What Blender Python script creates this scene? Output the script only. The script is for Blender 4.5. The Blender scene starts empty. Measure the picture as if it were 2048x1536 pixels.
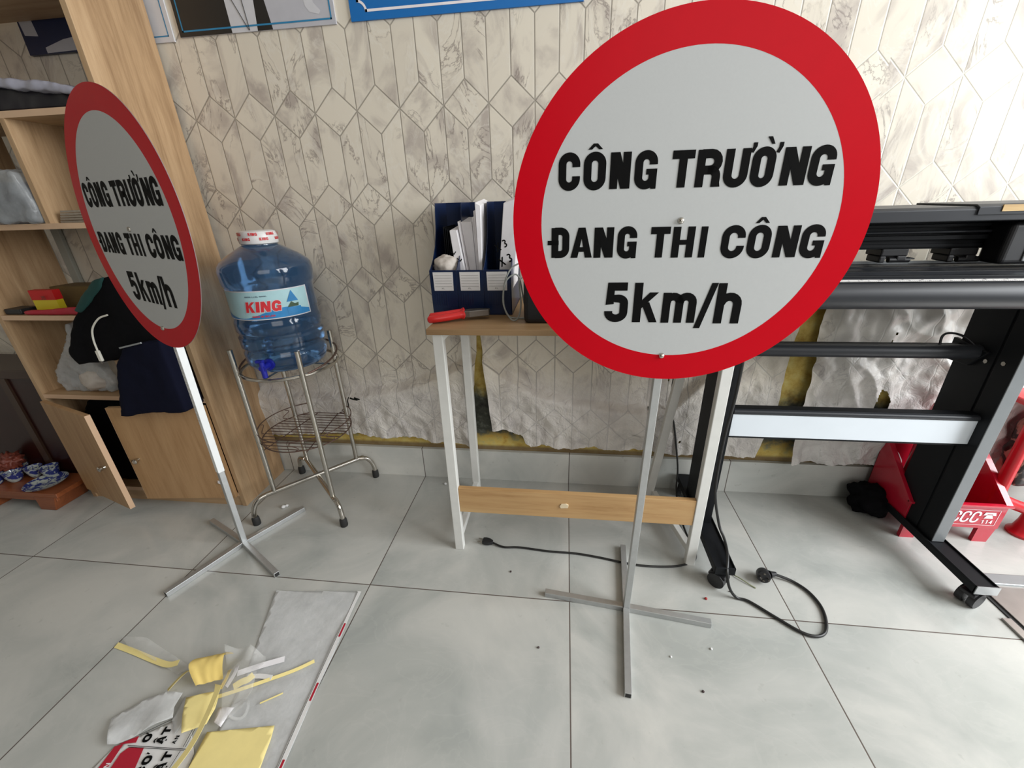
import bpy, bmesh, math, random
from mathutils import Vector, Matrix, noise
random.seed(7)
S = bpy.context.scene
COL = S.collection
PI = math.pi
ORG = {}

# ------------------------------------------------------------------ mesh helper
class MB:
    def __init__(s): s.v = []; s.f = []
    def add(s, vs, fs):
        n = len(s.v); s.v += [tuple(v) for v in vs]; s.f += [tuple(i+n for i in f) for f in fs]; return s
    def box(s, x0, x1, y0, y1, z0, z1, rot=0, piv=None):
        vs = [(x, y, z) for z in (z0, z1) for y in (y0, y1) for x in (x0, x1)]
        if rot:
            p = piv or ((x0+x1)/2, (y0+y1)/2); c, k = math.cos(rot), math.sin(rot)
            vs = [(p[0]+(x-p[0])*c-(y-p[1])*k, p[1]+(x-p[0])*k+(y-p[1])*c, z) for x, y, z in vs]
        return s.add(vs, [(0,2,3,1),(4,5,7,6),(0,1,5,4),(2,6,7,3),(0,4,6,2),(1,3,7,5)])
    def bar(s, a, b, w, h=None, up=(0,0,1), cap=True):          # rectangular bar from a to b
        h = h or w; a = Vector(a); b = Vector(b); d = (b-a).normalized(); up = Vector(up)
        if abs(d.dot(up)) > .98: up = Vector((0,1,0))
        r = d.cross(up).normalized(); u = r.cross(d).normalized()
        vs = []
        for p in (a, b):
            for i, j in ((-1,-1),(1,-1),(1,1),(-1,1)): vs.append(p + r*i*w/2 + u*j*h/2)
        return s.add(vs, [(0,1,2,3),(7,6,5,4),(0,4,5,1),(1,5,6,2),(2,6,7,3),(3,7,4,0)] if cap else [(0,4,5,1),(1,5,6,2),(2,6,7,3),(3,7,4,0)])
    def tube(s, pts, r, seg=10, closed=False):
        pts = [Vector(p) for p in pts]; n = len(pts); vs = []; fs = []
        rr = r if isinstance(r, (list, tuple)) else [r]*n
        pu = None
        for i, p in enumerate(pts):
            if closed: d = pts[(i+1) % n]-pts[i-1]
            else: d = pts[min(i+1, n-1)]-pts[max(i-1, 0)]
            d = d.normalized() if d.length > 1e-9 else Vector((0,0,1))
            if pu is None:
                pu = Vector((0,0,1)) if abs(d.z) < .9 else Vector((1,0,0))
            a = (pu - d*pu.dot(d))
            if a.length < 1e-6: a = Vector((1,0,0)) - d*d.x
            a.normalize(); b = d.cross(a); pu = a
            for k in range(seg):
                t = 2*PI*k/seg; vs.append(p + (a*math.cos(t)+b*math.sin(t))*rr[i])
        m = n if closed else n-1
        for i in range(m):
            j = (i+1) % n
            for k in range(seg):
                q = (k+1) % seg; fs.append((i*seg+k, i*seg+q, j*seg+q, j*seg+k))
        if not closed: fs += [tuple(range(seg-1, -1, -1)), tuple((n-1)*seg+k for k in range(seg))]
        return s.add(vs, fs)
    def cyl(s, a, b, r, seg=24, r2=None):
        return s.tube([a, b], [r, r if r2 is None else r2], seg)
    def lathe(s, prof, c=(0,0), seg=48, cap=True):
        vs = []; fs = []; n = len(prof)
        for r, z in prof:
            for k in range(seg):
                t = 2*PI*k/seg; vs.append((c[0]+r*math.cos(t), c[1]+r*math.sin(t), z))
        for i in range(n-1):
            for k in range(seg):
                q = (k+1) % seg; fs.append((i*seg+k, i*seg+q, (i+1)*seg+q, (i+1)*seg+k))
        if cap: fs += [tuple(range(seg-1, -1, -1)), tuple((n-1)*seg+k for k in range(seg))]
        return s.add(vs, fs)
    def prism(s, poly, fn, h0, h1):            # poly of (a,b); fn(a,b,h)->xyz
        n = len(poly)
        vs = [fn(a, b, h0) for a, b in poly]+[fn(a, b, h1) for a, b in poly]
        fs = [tuple(range(n-1, -1, -1)), tuple(range(n, 2*n))]+[(i, (i+1) % n, (i+1) % n+n, i+n) for i in range(n)]
        return s.add(vs, fs)
    def ribbon(s, pts, w, side=(0,0,1), th=.0006):   # thin strip along pts, width w across 'side'
        pts = [Vector(p) for p in pts]; n = len(pts)
        for i in range(n):
            pass
        vs = []; fs = []
        for i, p in enumerate(pts):
            d = (pts[min(i+1, n-1)]-pts[max(i-1, 0)]).normalized()
            sd = Vector(side[i] if isinstance(side, list) else side); sd = (sd-d*sd.dot(d)).normalized()
            nn = d.cross(sd)
            for a, b in ((-1,-1),(1,-1),(1,1),(-1,1)): vs.append(p+sd*a*w/2+nn*b*th/2)
        for i in range(n-1):
            for k in range(4):
                q = (k+1) % 4; fs.append((i*4+k, i*4+q, i*4+4+q, i*4+4+k))
        fs += [(3,2,1,0), tuple((n-1)*4+k for k in range(4))]
        return s.add(vs, fs)
    def build(s, name, mat, parent=None, smooth=False, bevel=0, loc=None, seg=2, recalc=True):
        o0 = Vector(ORG[parent.name]) if parent else Vector(loc or (0,0,0))
        me = bpy.data.meshes.new(name)
        me.from_pydata([tuple(Vector(v)-o0) for v in s.v], [], s.f); me.update()
        if recalc:
            bm = bmesh.new(); bm.from_mesh(me); bmesh.ops.recalc_face_normals(bm, faces=bm.faces); bm.to_mesh(me); bm.free()
        o = bpy.data.objects.new(name, me); COL.objects.link(o)
        if mat: me.materials.append(mat)
        if parent: o.parent = parent
        else: o.location = o0
        ORG[o.name] = tuple(o0)
        if smooth:
            me.polygons.foreach_set('use_smooth', [True]*len(me.polygons))
            try:
                me.set_sharp_from_angle(angle=math.radians(35))
            except Exception: pass
        if bevel:
            b = o.modifiers.new('bevel', 'BEVEL'); b.width = bevel; b.segments = seg; b.limit_method = 'ANGLE'; b.angle_limit = math.radians(40)
        return o

def thing(name, label, cat, loc, group=None):
    o = bpy.data.objects.new(name, None); COL.objects.link(o); o.location = loc; o.empty_display_size = .05
    ORG[o.name] = tuple(loc); o['label'] = label; o['category'] = cat
    if group: o['group'] = group
    return o
def tag(o, label, cat, group=None, kind=None):
    o['label'] = label; o['category'] = cat
    if group: o['group'] = group
    if kind: o['kind'] = kind
    return o
def part(o, label): o['label'] = label; return o
def struct(o): o['kind'] = 'structure'; return o

def smooth_path(pts, n=8):
    pts = [Vector(p) for p in pts]; out = []
    P = [pts[0]*2-pts[1]]+pts+[pts[-1]*2-pts[-2]]
    for i in range(1, len(P)-2):
        p0, p1, p2, p3 = P[i-1:i+3]
        for k in range(n):
            t = k/n
            out.append(.5*((2*p1)+(-p0+p2)*t+(2*p0-5*p1+4*p2-p3)*t*t+(-p0+3*p1-3*p2+p3)*t*t*t))
    out.append(pts[-1]); return out

# ------------------------------------------------------------------ materials
class X:                                     # tiny node-expression helper
    def __init__(s, nt, sock): s.nt = nt; s.k = sock
    def _m(s, op, *a, clamp=False):
        n = s.nt.nodes.new('ShaderNodeMath'); n.operation = op; n.use_clamp = clamp
        for i, q in enumerate((s,)+a):
            if isinstance(q, X): s.nt.links.new(q.k, n.inputs[i])
            else: n.inputs[i].default_value = q
        return X(s.nt, n.outputs[0])
    def __add__(s, o): return s._m('ADD', o)
    def __sub__(s, o): return s._m('SUBTRACT', o)
    def __mul__(s, o): return s._m('MULTIPLY', o)
    def __truediv__(s, o): return s._m('DIVIDE', o)
    def rsub(s, o): return (s*-1.)+o
    def abs(s): return s._m('ABSOLUTE')
    def floor(s): return s._m('FLOOR')
    def fract(s): return s._m('FRACT')
    def round(s): return s._m('ROUND')
    def lt(s, o): return s._m('LESS_THAN', o)
    def gt(s, o): return s._m('GREATER_THAN', o)
    def mod(s, o): return s._m('FLOORED_MODULO', o)
    def min(s, o): return s._m('MINIMUM', o)
    def max(s, o): return s._m('MAXIMUM', o)
    def clamp(s): return s._m('ADD', 0., clamp=True)
    def sstep(s, a, b):
        n = s.nt.nodes.new('ShaderNodeMapRange'); n.interpolation_type = 'SMOOTHSTEP'
        s.nt.links.new(s.k, n.inputs[0]); n.inputs[1].default_value = a; n.inputs[2].default_value = b
        return X(s.nt, n.outputs[0])

def new_mat(name):
    m = bpy.data.materials.new(name); m.use_nodes = True
    return m, m.node_tree, m.node_tree.nodes['Principled BSDF']
def setp(b, **k):
    for a, v in k.items(): b.inputs[a.replace('_', ' ')].default_value = v
def objco(nt):
    t = nt.nodes.new('ShaderNodeTexCoord'); return t.outputs['Object']
def mapping(nt, vec, scale=(1,1,1), loc=(0,0,0), rot=(0,0,0)):
    m = nt.nodes.new('ShaderNodeMapping'); nt.links.new(vec, m.inputs[0])
    m.inputs['Scale'].default_value = scale; m.inputs['Location'].default_value = loc; m.inputs['Rotation'].default_value = rot
    return m.outputs[0]
def nz(nt, vec, scale, detail=4, rough=.55, dist=0):
    n = nt.nodes.new('ShaderNodeTexNoise'); nt.links.new(vec, n.inputs['Vector'])
    n.inputs['Scale'].default_value = scale; n.inputs['Detail'].default_value = detail
    n.inputs['Roughness'].default_value = rough; n.inputs['Distortion'].default_value = dist
    return X(nt, n.outputs[0])
def mixc(nt, f, a, b):
    n = nt.nodes.new('ShaderNodeMix'); n.data_type = 'RGBA'
    if isinstance(f, X): nt.links.new(f.k, n.inputs[0])
    else: n.inputs[0].default_value = f
    for i, q in ((6, a), (7, b)):
        if isinstance(q, (tuple, list)): n.inputs[i].default_value = (q[0], q[1], q[2], 1)
        else: nt.links.new(q, n.inputs[i])
    return n.outputs[2]
def ramp(nt, f, stops):
    n = nt.nodes.new('ShaderNodeValToRGB'); nt.links.new(f.k, n.inputs[0]); e = n.color_ramp.elements
    while len(e) < len(stops): e.new(.5)
    for el, (p, c) in zip(e, stops): el.position = p; el.color = (c[0], c[1], c[2], 1)
    return n.outputs[0]
def bump(nt, b, h, strength=.3, dist=.002):
    n = nt.nodes.new('ShaderNodeBump'); n.inputs['Strength'].default_value = strength; n.inputs['Distance'].default_value = dist
    nt.links.new(h.k if isinstance(h, X) else h, n.inputs['Height']); nt.links.new(n.outputs[0], b.inputs['Normal'])

def simple(name, col, rough=.5, metal=0, var=.08, scale=30, coat=0, spec=.5, bumps=0, **k):
    m, nt, b = new_mat(name); v = objco(nt); f = nz(nt, v, scale, 3)
    d = tuple(max(0, c*(1-var)) for c in col); l = tuple(min(1, c*(1+var)) for c in col)
    nt.links.new(mixc(nt, f, d, l), b.inputs['Base Color'])
    setp(b, Roughness=rough, Metallic=metal); b.inputs['Coat Weight'].default_value = coat
    b.inputs['Specular IOR Level'].default_value = spec
    if bumps: bump(nt, b, nz(nt, v, scale*3, 3), bumps, .002)
    for a, q in k.items(): b.inputs[a.replace('_', ' ')].default_value = q
    return m
def wood(name, c1, c2, c3, axis='z', rough=.5, sc=1.0):
    m, nt, b = new_mat(name); v = objco(nt)
    s = {'z': (14, 14, 1.1), 'x': (1.1, 14, 14), 'y': (14, 1.1, 14)}[axis]
    s = tuple(q*sc for q in s)
    w = mapping(nt, v, s); f = nz(nt, w, 1.6, 5, .6, .8); g = nz(nt, mapping(nt, v, tuple(q*4 for q in s)), 3, 3, .6)
    q = f*.75+g*.25
    nt.links.new(ramp(nt, q, [(.3, c1), (.48, c2), (.7, c3)]), b.inputs['Base Color'])
    setp(b, Roughness=rough); bump(nt, b, g, .08, .001); return m

GREEN = (0,0,0)
M = {}
def mats():
    M['oak'] = wood('light_oak_panel', (.25,.145,.07), (.42,.27,.145), (.56,.385,.225), 'z')
    M['oakx'] = wood('light_oak_board', (.30,.175,.085), (.44,.28,.15), (.54,.37,.21), 'x')
    M['oakdoor'] = wood('oak_door', (.30,.16,.065), (.40,.235,.11), (.48,.30,.15), 'z')
    M['edge'] = simple('edge_banding', (.62,.42,.27), .5)
    M['desk'] = wood('desk_wood', (.36,.19,.07), (.50,.30,.13), (.58,.38,.18), 'x')
    M['desktop'] = wood('desk_top_wood', (.26,.15,.07), (.34,.21,.10), (.42,.27,.14), 'x')
    M['white'] = simple('white_powder_coat', (.72,.72,.69), .4)
    M['red'] = simple('red_reflective_film', (.56,.001,.010), .36, var=.04, spec=.12)
    M['silver'] = simple('silver_reflective_film', (.52,.535,.535), .5, var=.03, scale=200, spec=.3)
    M['plateback'] = simple('galvanised_plate', (.22,.16,.16), .6)
    M['ink'] = simple('black_vinyl', (.006,.006,.006), .6, spec=.05)
    M['galv'] = simple('galvanised_steel', (.50,.51,.51), .42, .75, var=.12, scale=60)
    M['film'] = simple('white_film_wrap', (.82,.84,.84), .35)
    M['recess_dark'] = simple('painted_recess_dark', (.02,.02,.02), .8)
    M['chrome'] = simple('brushed_stainless', (.55,.52,.47), .22, 1.0, var=.05)
    M['wire'] = simple('rusty_wire', (.16,.10,.08), .5, .6, var=.3)
    M['rubber'] = simple('black_rubber', (.02,.02,.02), .7)
    M['black'] = simple('black_anodised', (.008,.009,.011), .5, spec=.18)
    M['blackm'] = simple('black_plastic', (.012,.012,.014), .45)
    M['charcoal'] = simple('charcoal_cover', (.024,.026,.031), .42, spec=.35)
    M['greyal'] = simple('grey_aluminium', (.36,.38,.39), .35, .6)
    M['strip'] = simple('grey_painted_strip', (.20,.215,.225), .4)
    M['whitep'] = simple('white_scuffed_strip', (.74,.80,.86), .4, var=.05, scale=8)
    M['label'] = simple('paper_label', (.74,.73,.72), .6)
    M['paper'] = simple('white_paper', (.80,.78,.80), .6)
    M['greyprint'] = simple('grey_print', (.30,.29,.28), .6)
    M['navy'] = simple('navy_plastic', (.004,.014,.055), .30, var=.2)
    M['redgrip'] = simple('red_rubber_grip', (.62,.02,.02), .35)
    M['steel'] = simple('tool_steel', (.22,.20,.18), .4, .8, var=.3)
    M['cable'] = simple('black_cable', (.012,.012,.012), .4)
    M['greycable'] = simple('grey_cable', (.33,.35,.33), .45)
    M['whitecable'] = simple('white_cable', (.72,.70,.62), .45)
    M['yellow'] = simple('yellow_backing_paper', (.88,.74,.31), .6, var=.10, scale=25)
    M['yellow2'] = simple('orange_yellow_backing', (.90,.68,.22), .6, var=.10, scale=25)
    M['translucent_white'] = clearish('white_film_sheet', (.80,.81,.81), .60, .22)
    M['clear'] = clearish('clear_film', (.88,.88,.86), .14, .08)
    M['smoke'] = clearish('clear_plastic_bag', (.68,.72,.74), .42, .22)
    M['redprint'] = simple('red_print', (.42,.01,.03), .5)
    M['redpaint'] = simple('red_box_paint', (.50,.008,.03), .3, coat=.4)
    M['redplastic'] = simple('red_stool_plastic', (.52,.006,.015), .35, coat=.2)
    M['whiteprint'] = simple('white_print', (.85,.80,.82), .5)
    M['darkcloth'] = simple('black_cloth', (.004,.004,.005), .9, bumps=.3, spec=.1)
    M['navycloth'] = simple('navy_cloth', (.006,.007,.018), .9, bumps=.3, spec=.1)
    M['greencloth'] = simple('dark_green_cloth', (.005,.05,.045), .7, bumps=.3)
    M['blackbag'] = simple('black_plastic_bag', (.006,.005,.010), .4)
    M['greybag'] = simple('grey_plastic_bag', (.35,.35,.42), .3, bumps=.4, scale=14)
    M['bagwhite'] = simple('white_bag_contents', (.55,.50,.45), .6, bumps=.5, scale=25)
    M['blue'] = simple('blue_print', (.01,.15,.46), .4, var=.03)
    M['bluenavy'] = simple('dark_blue_print', (.01,.02,.07), .4)
    M['teal'] = simple('blue_line_print', (.03,.22,.42), .4)
    M['photo_dark'] = simple('photo_dark', (.022,.020,.018), .35)
    M['photo_light'] = simple('photo_light', (.50,.50,.54), .35)
    M['photo_white'] = simple('photo_white', (.62,.62,.65), .35)
    M['lacquer'] = simple('dark_red_lacquer', (.022,.003,.002), .3, var=.4, scale=12)
    M['lacquer_top'] = simple('brown_lacquer', (.045,.022,.013), .4, var=.2)
    M['orangewood'] = wood('orange_lacquer_wood', (.14,.035,.012), (.22,.06,.018), (.30,.09,.03), 'x', .35)
    M['tan'] = wood('tan_tape', (.42,.26,.10), (.55,.37,.16), (.62,.46,.25), 'x', .6)
    M['capwhite'] = simple('white_seal', (.70,.69,.68), .35)
    M['kingred'] = simple('red_label_ink', (.62,.03,.04), .4)
    M['lblue'] = simple('label_light_blue', (.40,.62,.66), .35, var=.15, scale=18)
    M['mblue'] = simple('label_mid_blue', (.03,.22,.50), .35, var=.3, scale=25)
    M['dgreen'] = simple('label_green', (.05,.09,.05), .5)
    M['tapblue'] = simple('blue_tap_plastic', (.01,.015,.28), .3)
    M['brownbox'] = simple('brown_carton', (.14,.09,.03), .6, var=.2)
    M['yellowbox'] = simple('yellow_carton', (.62,.50,.02), .5)
    M['redbox'] = simple('red_carton', (.50,.01,.01), .5)
    M['greyduct'] = simple('grey_duct', (.36,.37,.33), .6)
    M['woodchip'] = simple('pale_wood_chip', (.75,.62,.42), .7)
    M['greenwire'] = simple('olive_wire', (.22,.24,.12), .5)
    M['debris'] = simple('white_foam', (.8,.8,.8), .7)
    M['debrisdark'] = simple('dark_scrap', (.05,.03,.03), .7)
    M['debrisred'] = simple('red_scrap', (.35,.02,.02), .7)
    M['papergoods'] = simple('stacked_paper_edges', (.26,.22,.17), .7, var=.3, scale=60)
    M['goldprint'] = simple('red_gold_flower', (.16,.035,.02), .5, var=.8, scale=60)
    M['sill'] = simple('aluminium_sill', (.40,.38,.36), .3, .8, var=.15, scale=20)
    # porcelain: blue patches on white
    m, nt, b = new_mat('blue_white_porcelain'); v = objco(nt); f = nz(nt, v, 55, 3, .6, .6)
    nt.links.new(ramp(nt, f, [(.0, (.02,.03,.14)), (.47, (.03,.04,.18)), (.53, (.40,.43,.40)), (1, (.48,.50,.46))]), b.inputs['Base Color']); setp(b, Roughness=.15); M['porcelain'] = m
    # crumpled patterned bag
    m, nt, b = new_mat('patterned_bag'); v = objco(nt); f = nz(nt, v, 16, 3, .6, 1.2)
    nt.links.new(ramp(nt, f, [(.0, (.015,.012,.012)), (.47, (.02,.015,.015)), (.54, (.40,.28,.22)), (1, (.45,.33,.27))]), b.inputs['Base Color']); setp(b, Roughness=.3)
    M['patterned'] = m
    # blue bottle
    m, nt, b = new_mat('blue_bottle_plastic'); v = objco(nt)
    setp(b, Roughness=.10, IOR=1.22); b.inputs['Transmission Weight'].default_value = .93
    b.inputs['Base Color'].default_value = (.13,.30,.58,1); b.inputs['Coat Weight'].default_value = .8; b.inputs['Coat Roughness'].default_value = .08
    bump(nt, b, nz(nt, mapping(nt, v, (1,1,4)), 16, 3), .18, .003); M['bottle'] = m
    mats_floor(); mats_wall()

def clearish(name, col, opac, rough):
    m, nt, b = new_mat(name); out = nt.nodes['Material Output']
    v = objco(nt); f = nz(nt, v, 22, 4, .6)
    nt.links.new(mixc(nt, f, tuple(c*.85 for c in col), col), b.inputs['Base Color']); setp(b, Roughness=rough)
    bump(nt, b, nz(nt, v, 40, 3), .5, .003)
    t = nt.nodes.new('ShaderNodeBsdfTransparent'); mx = nt.nodes.new('ShaderNodeMixShader')
    g = (f*.4+(opac-.2)).clamp()
    nt.links.new(g.k, mx.inputs[0]); nt.links.new(t.outputs[0], mx.inputs[1]); nt.links.new(b.outputs[0], mx.inputs[2]); nt.links.new(mx.outputs[0], out.inputs[0])
    return m

def marble_tile(name, vertical=False, g_=1.0):
    m, nt, b = new_mat(name); v = objco(nt)
    sp = nt.nodes.new('ShaderNodeSeparateXYZ'); nt.links.new(v, sp.inputs[0])
    x = X(nt, sp.outputs[0]); y = X(nt, sp.outputs[1])
    T = .6
    gx = ((x/T).fract()-.5).abs(); dx = gx.rsub(.5)*T           # distance to x joint
    cid = (x/T).floor()
    if vertical: d = dx; rid = cid*0.
    else:
        yy = (y+.5568)/T
        gy = (yy.fract()-.5).abs(); dy = gy.rsub(.5)*T
        inside = y.lt(-.10)                                        # first row of cut tiles has its joint at the wall
        dy = (dy+inside.rsub(1.)*1.)
        d = dx.min(dy); rid = yy.floor()
    cb = nt.nodes.new('ShaderNodeCombineXYZ'); nt.links.new((cid*3.7+rid*1.3).k, cb.inputs[0]); nt.links.new((rid*5.1).k, cb.inputs[1]); nt.links.new((cid*2.3).k, cb.inputs[2])
    va = nt.nodes.new('ShaderNodeVectorMath'); va.operation = 'ADD'; nt.links.new(v, va.inputs[0]); nt.links.new(cb.outputs[0], va.inputs[1])
    w = va.outputs[0]
    f = nz(nt, w, 2.6, 6, .55, 1.4); g = nz(nt, mapping(nt, w, (1,1.6,1), rot=(0,0,.6)), 5, 5, .5, 2.0)
    col = ramp(nt, f, [(.30, (.36*g_,.375*g_,.355*g_)), (.5, (.46*g_,.465*g_,.44*g_)), (.70, (.55*g_,.545*g_,.51*g_))])
    vein = (g-.5).abs().sstep(.0, .035).rsub(1.)
    col = mixc(nt, vein*.10, col, (.58,.57,.54))
    g2 = nz(nt, w, 40, 3)
    col = mixc(nt, g2.sstep(.66, .74)*.25, col, (.30,.29,.27))
    grout = d.lt(.0016)
    col = mixc(nt, grout*.9, col, (.085,.06,.05))
    nt.links.new(col, b.inputs['Base Color'])
    rgh = nt.nodes.new('ShaderNodeMapRange'); nt.links.new(f.k, rgh.inputs[0]); rgh.inputs[3].default_value = .16; rgh.inputs[4].default_value = .3
    nt.links.new(rgh.outputs[0], b.inputs['Roughness']); b.inputs['Specular IOR Level'].default_value = .45
    bump(nt, b, d.sstep(0., .003), .3, .001)
    return m
def mats_floor():
    M['floor'] = marble_tile('marble_floor_tile'); M['skirt'] = marble_tile('marble_skirting_tile', True, 1.3)

def mats_wall():
    # wallpaper with a printed diamond and plank pattern on faux marble
    m, nt, b = new_mat('marble_diamond_wallpaper'); v = objco(nt)
    sp = nt.nodes.new('ShaderNodeSeparateXYZ'); nt.links.new(v, sp.inputs[0])
    x0 = X(nt, sp.outputs[0]); z = X(nt, sp.outputs[2])
    right = x0.gt(1.375)
    x = x0 - right*(.5*.13362+.0814-.13362)
    s, p, h, z0, xo = .13362, .2575, .0624, 1.3145, -.5979
    r = ((z-z0)/p).rsub(0.).round(); dz = z-(r.rsub(0.)*p+z0)
    # r counts rows downward
    r = ((z.rsub(z0))/p).round(); dz = (z-(r*-p+z0)).abs()
    off = r.mod(2.)*.5
    u = (x-xo)/s
    xi = ((u+off).fract()-.5).abs()
    D = xi*2.+dz/h
    dl = (D-1.).abs()*(s*.5*.683)
    vv = ((u*2.).fract()-.5).abs().rsub(.5)*(s/2)
    vline = vv + D.lt(1.)*1.
    d = dl.min(vline)
    ind = D.lt(1.)
    cidx = (u*2.).floor(); cidz = ((z.rsub(z0))/p).floor()
    ida = cidx*(ind.rsub(1.)) + (u+off).floor()*ind*2.7
    idb = cidz*(ind.rsub(1.)) + (r+31.)*ind
    cb = nt.nodes.new('ShaderNodeCombineXYZ'); nt.links.new((ida*1.37).k, cb.inputs[0]); nt.links.new((idb*2.11).k, cb.inputs[1]); nt.links.new((ida*.61+idb).k, cb.inputs[2])
    wn = nt.nodes.new('ShaderNodeTexWhiteNoise'); wn.noise_dimensions = '3D'; nt.links.new(cb.outputs[0], wn.inputs['Vector'])
    rnd = X(nt, wn.outputs[0])
    va = nt.nodes.new('ShaderNodeVectorMath'); va.operation = 'ADD'; nt.links.new(v, va.inputs[0]); nt.links.new(cb.outputs[0], va.inputs[1])
    w = va.outputs[0]
    f = nz(nt, mapping(nt, w, (1,1,.75), rot=(0,.5,0)), 6.5, 5, .55, 1.6); g = nz(nt, mapping(nt, w, (1,1,.6), rot=(0,.7,0)), 6, 6, .6, 2.6); k = nz(nt, w, 4.5, 3, .5, .5)
    col = mixc(nt, rnd*.8, (.76,.70,.59), (.69,.63,.53))
    col = mixc(nt, f.sstep(.47, .66)*.62, col, (.42,.365,.325))
    col = mixc(nt, f.sstep(.60, .72)*.35, col, (.33,.27,.25))
    vein = (g-.5).abs().sstep(.0, .022).rsub(1.)*k.sstep(.47, .60)
    col = mixc(nt, vein*.62, col, (.17,.13,.12))
    col = mixc(nt, (g-.56).abs().sstep(.0, .03).rsub(1.)*k.sstep(.35, .5)*.3, col, (.80,.77,.70))
    line = d.sstep(.0013, .0024).rsub(1.)
    linec = mixc(nt, x0.sstep(.9, 1.6), (.31,.28,.235), (.70,.67,.58))
    col = mixc(nt, line*.8, col, linec)
    bl = x0.sstep(1.35, 1.45)*z.sstep(.86, .76)
    col = mixc(nt, bl*.6, col, (.66,.655,.65))
    col = mixc(nt, z.sstep(.52, .36)*.55, col, (.80,.775,.765))
    # damp staining low on the wall
    dz_ = z.sstep(.75, .15)*nz(nt, v, 9, 5, .65).sstep(.35, .7)
    col = mixc(nt, dz_*.28, col, (.33,.29,.28))
    nt.links.new(col, b.inputs['Base Color']); setp(b, Roughness=.42)
    wr = nz(nt, v, 26, 5, .6, .6)*z.sstep(.8, .2)*2.6+g*.06+d.sstep(0., .003)*.12
    bump(nt, b, wr, .8, .006); M['wallpaper'] = m
    # plaster behind the paper: ochre paint with mould
    m, nt, b = new_mat('ochre_plaster'); v = objco(nt)
    sp = nt.nodes.new('ShaderNodeSeparateXYZ'); nt.links.new(v, sp.inputs[0]); z = X(nt, sp.outputs[2])
    f = nz(nt, v, 22, 6, .65); g = nz(nt, v, 9, 5, .6)
    col = ramp(nt, f, [(.3, (.42,.25,.04)), (.5, (.62,.46,.12)), (.7, (.70,.60,.22))])
    mould = (z+g*.22).sstep(.56, .47)*(z+f*.14).sstep(.24, .30)
    col = mixc(nt, mould, col, ramp(nt, f, [(.35, (.02,.02,.017)), (.55, (.06,.065,.05)), (.75, (.22,.24,.20))]))
    low = z.sstep(.165, .150)
    col = mixc(nt, low*.8, col, (.14,.09,.06))
    nt.links.new(col, b.inputs['Base Color']); setp(b, Roughness=.8); bump(nt, b, f, .6, .004); M['plaster'] = m
    M['paint'] = simple('off_white_paint', (.55,.52,.47), .7)
mats()

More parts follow.
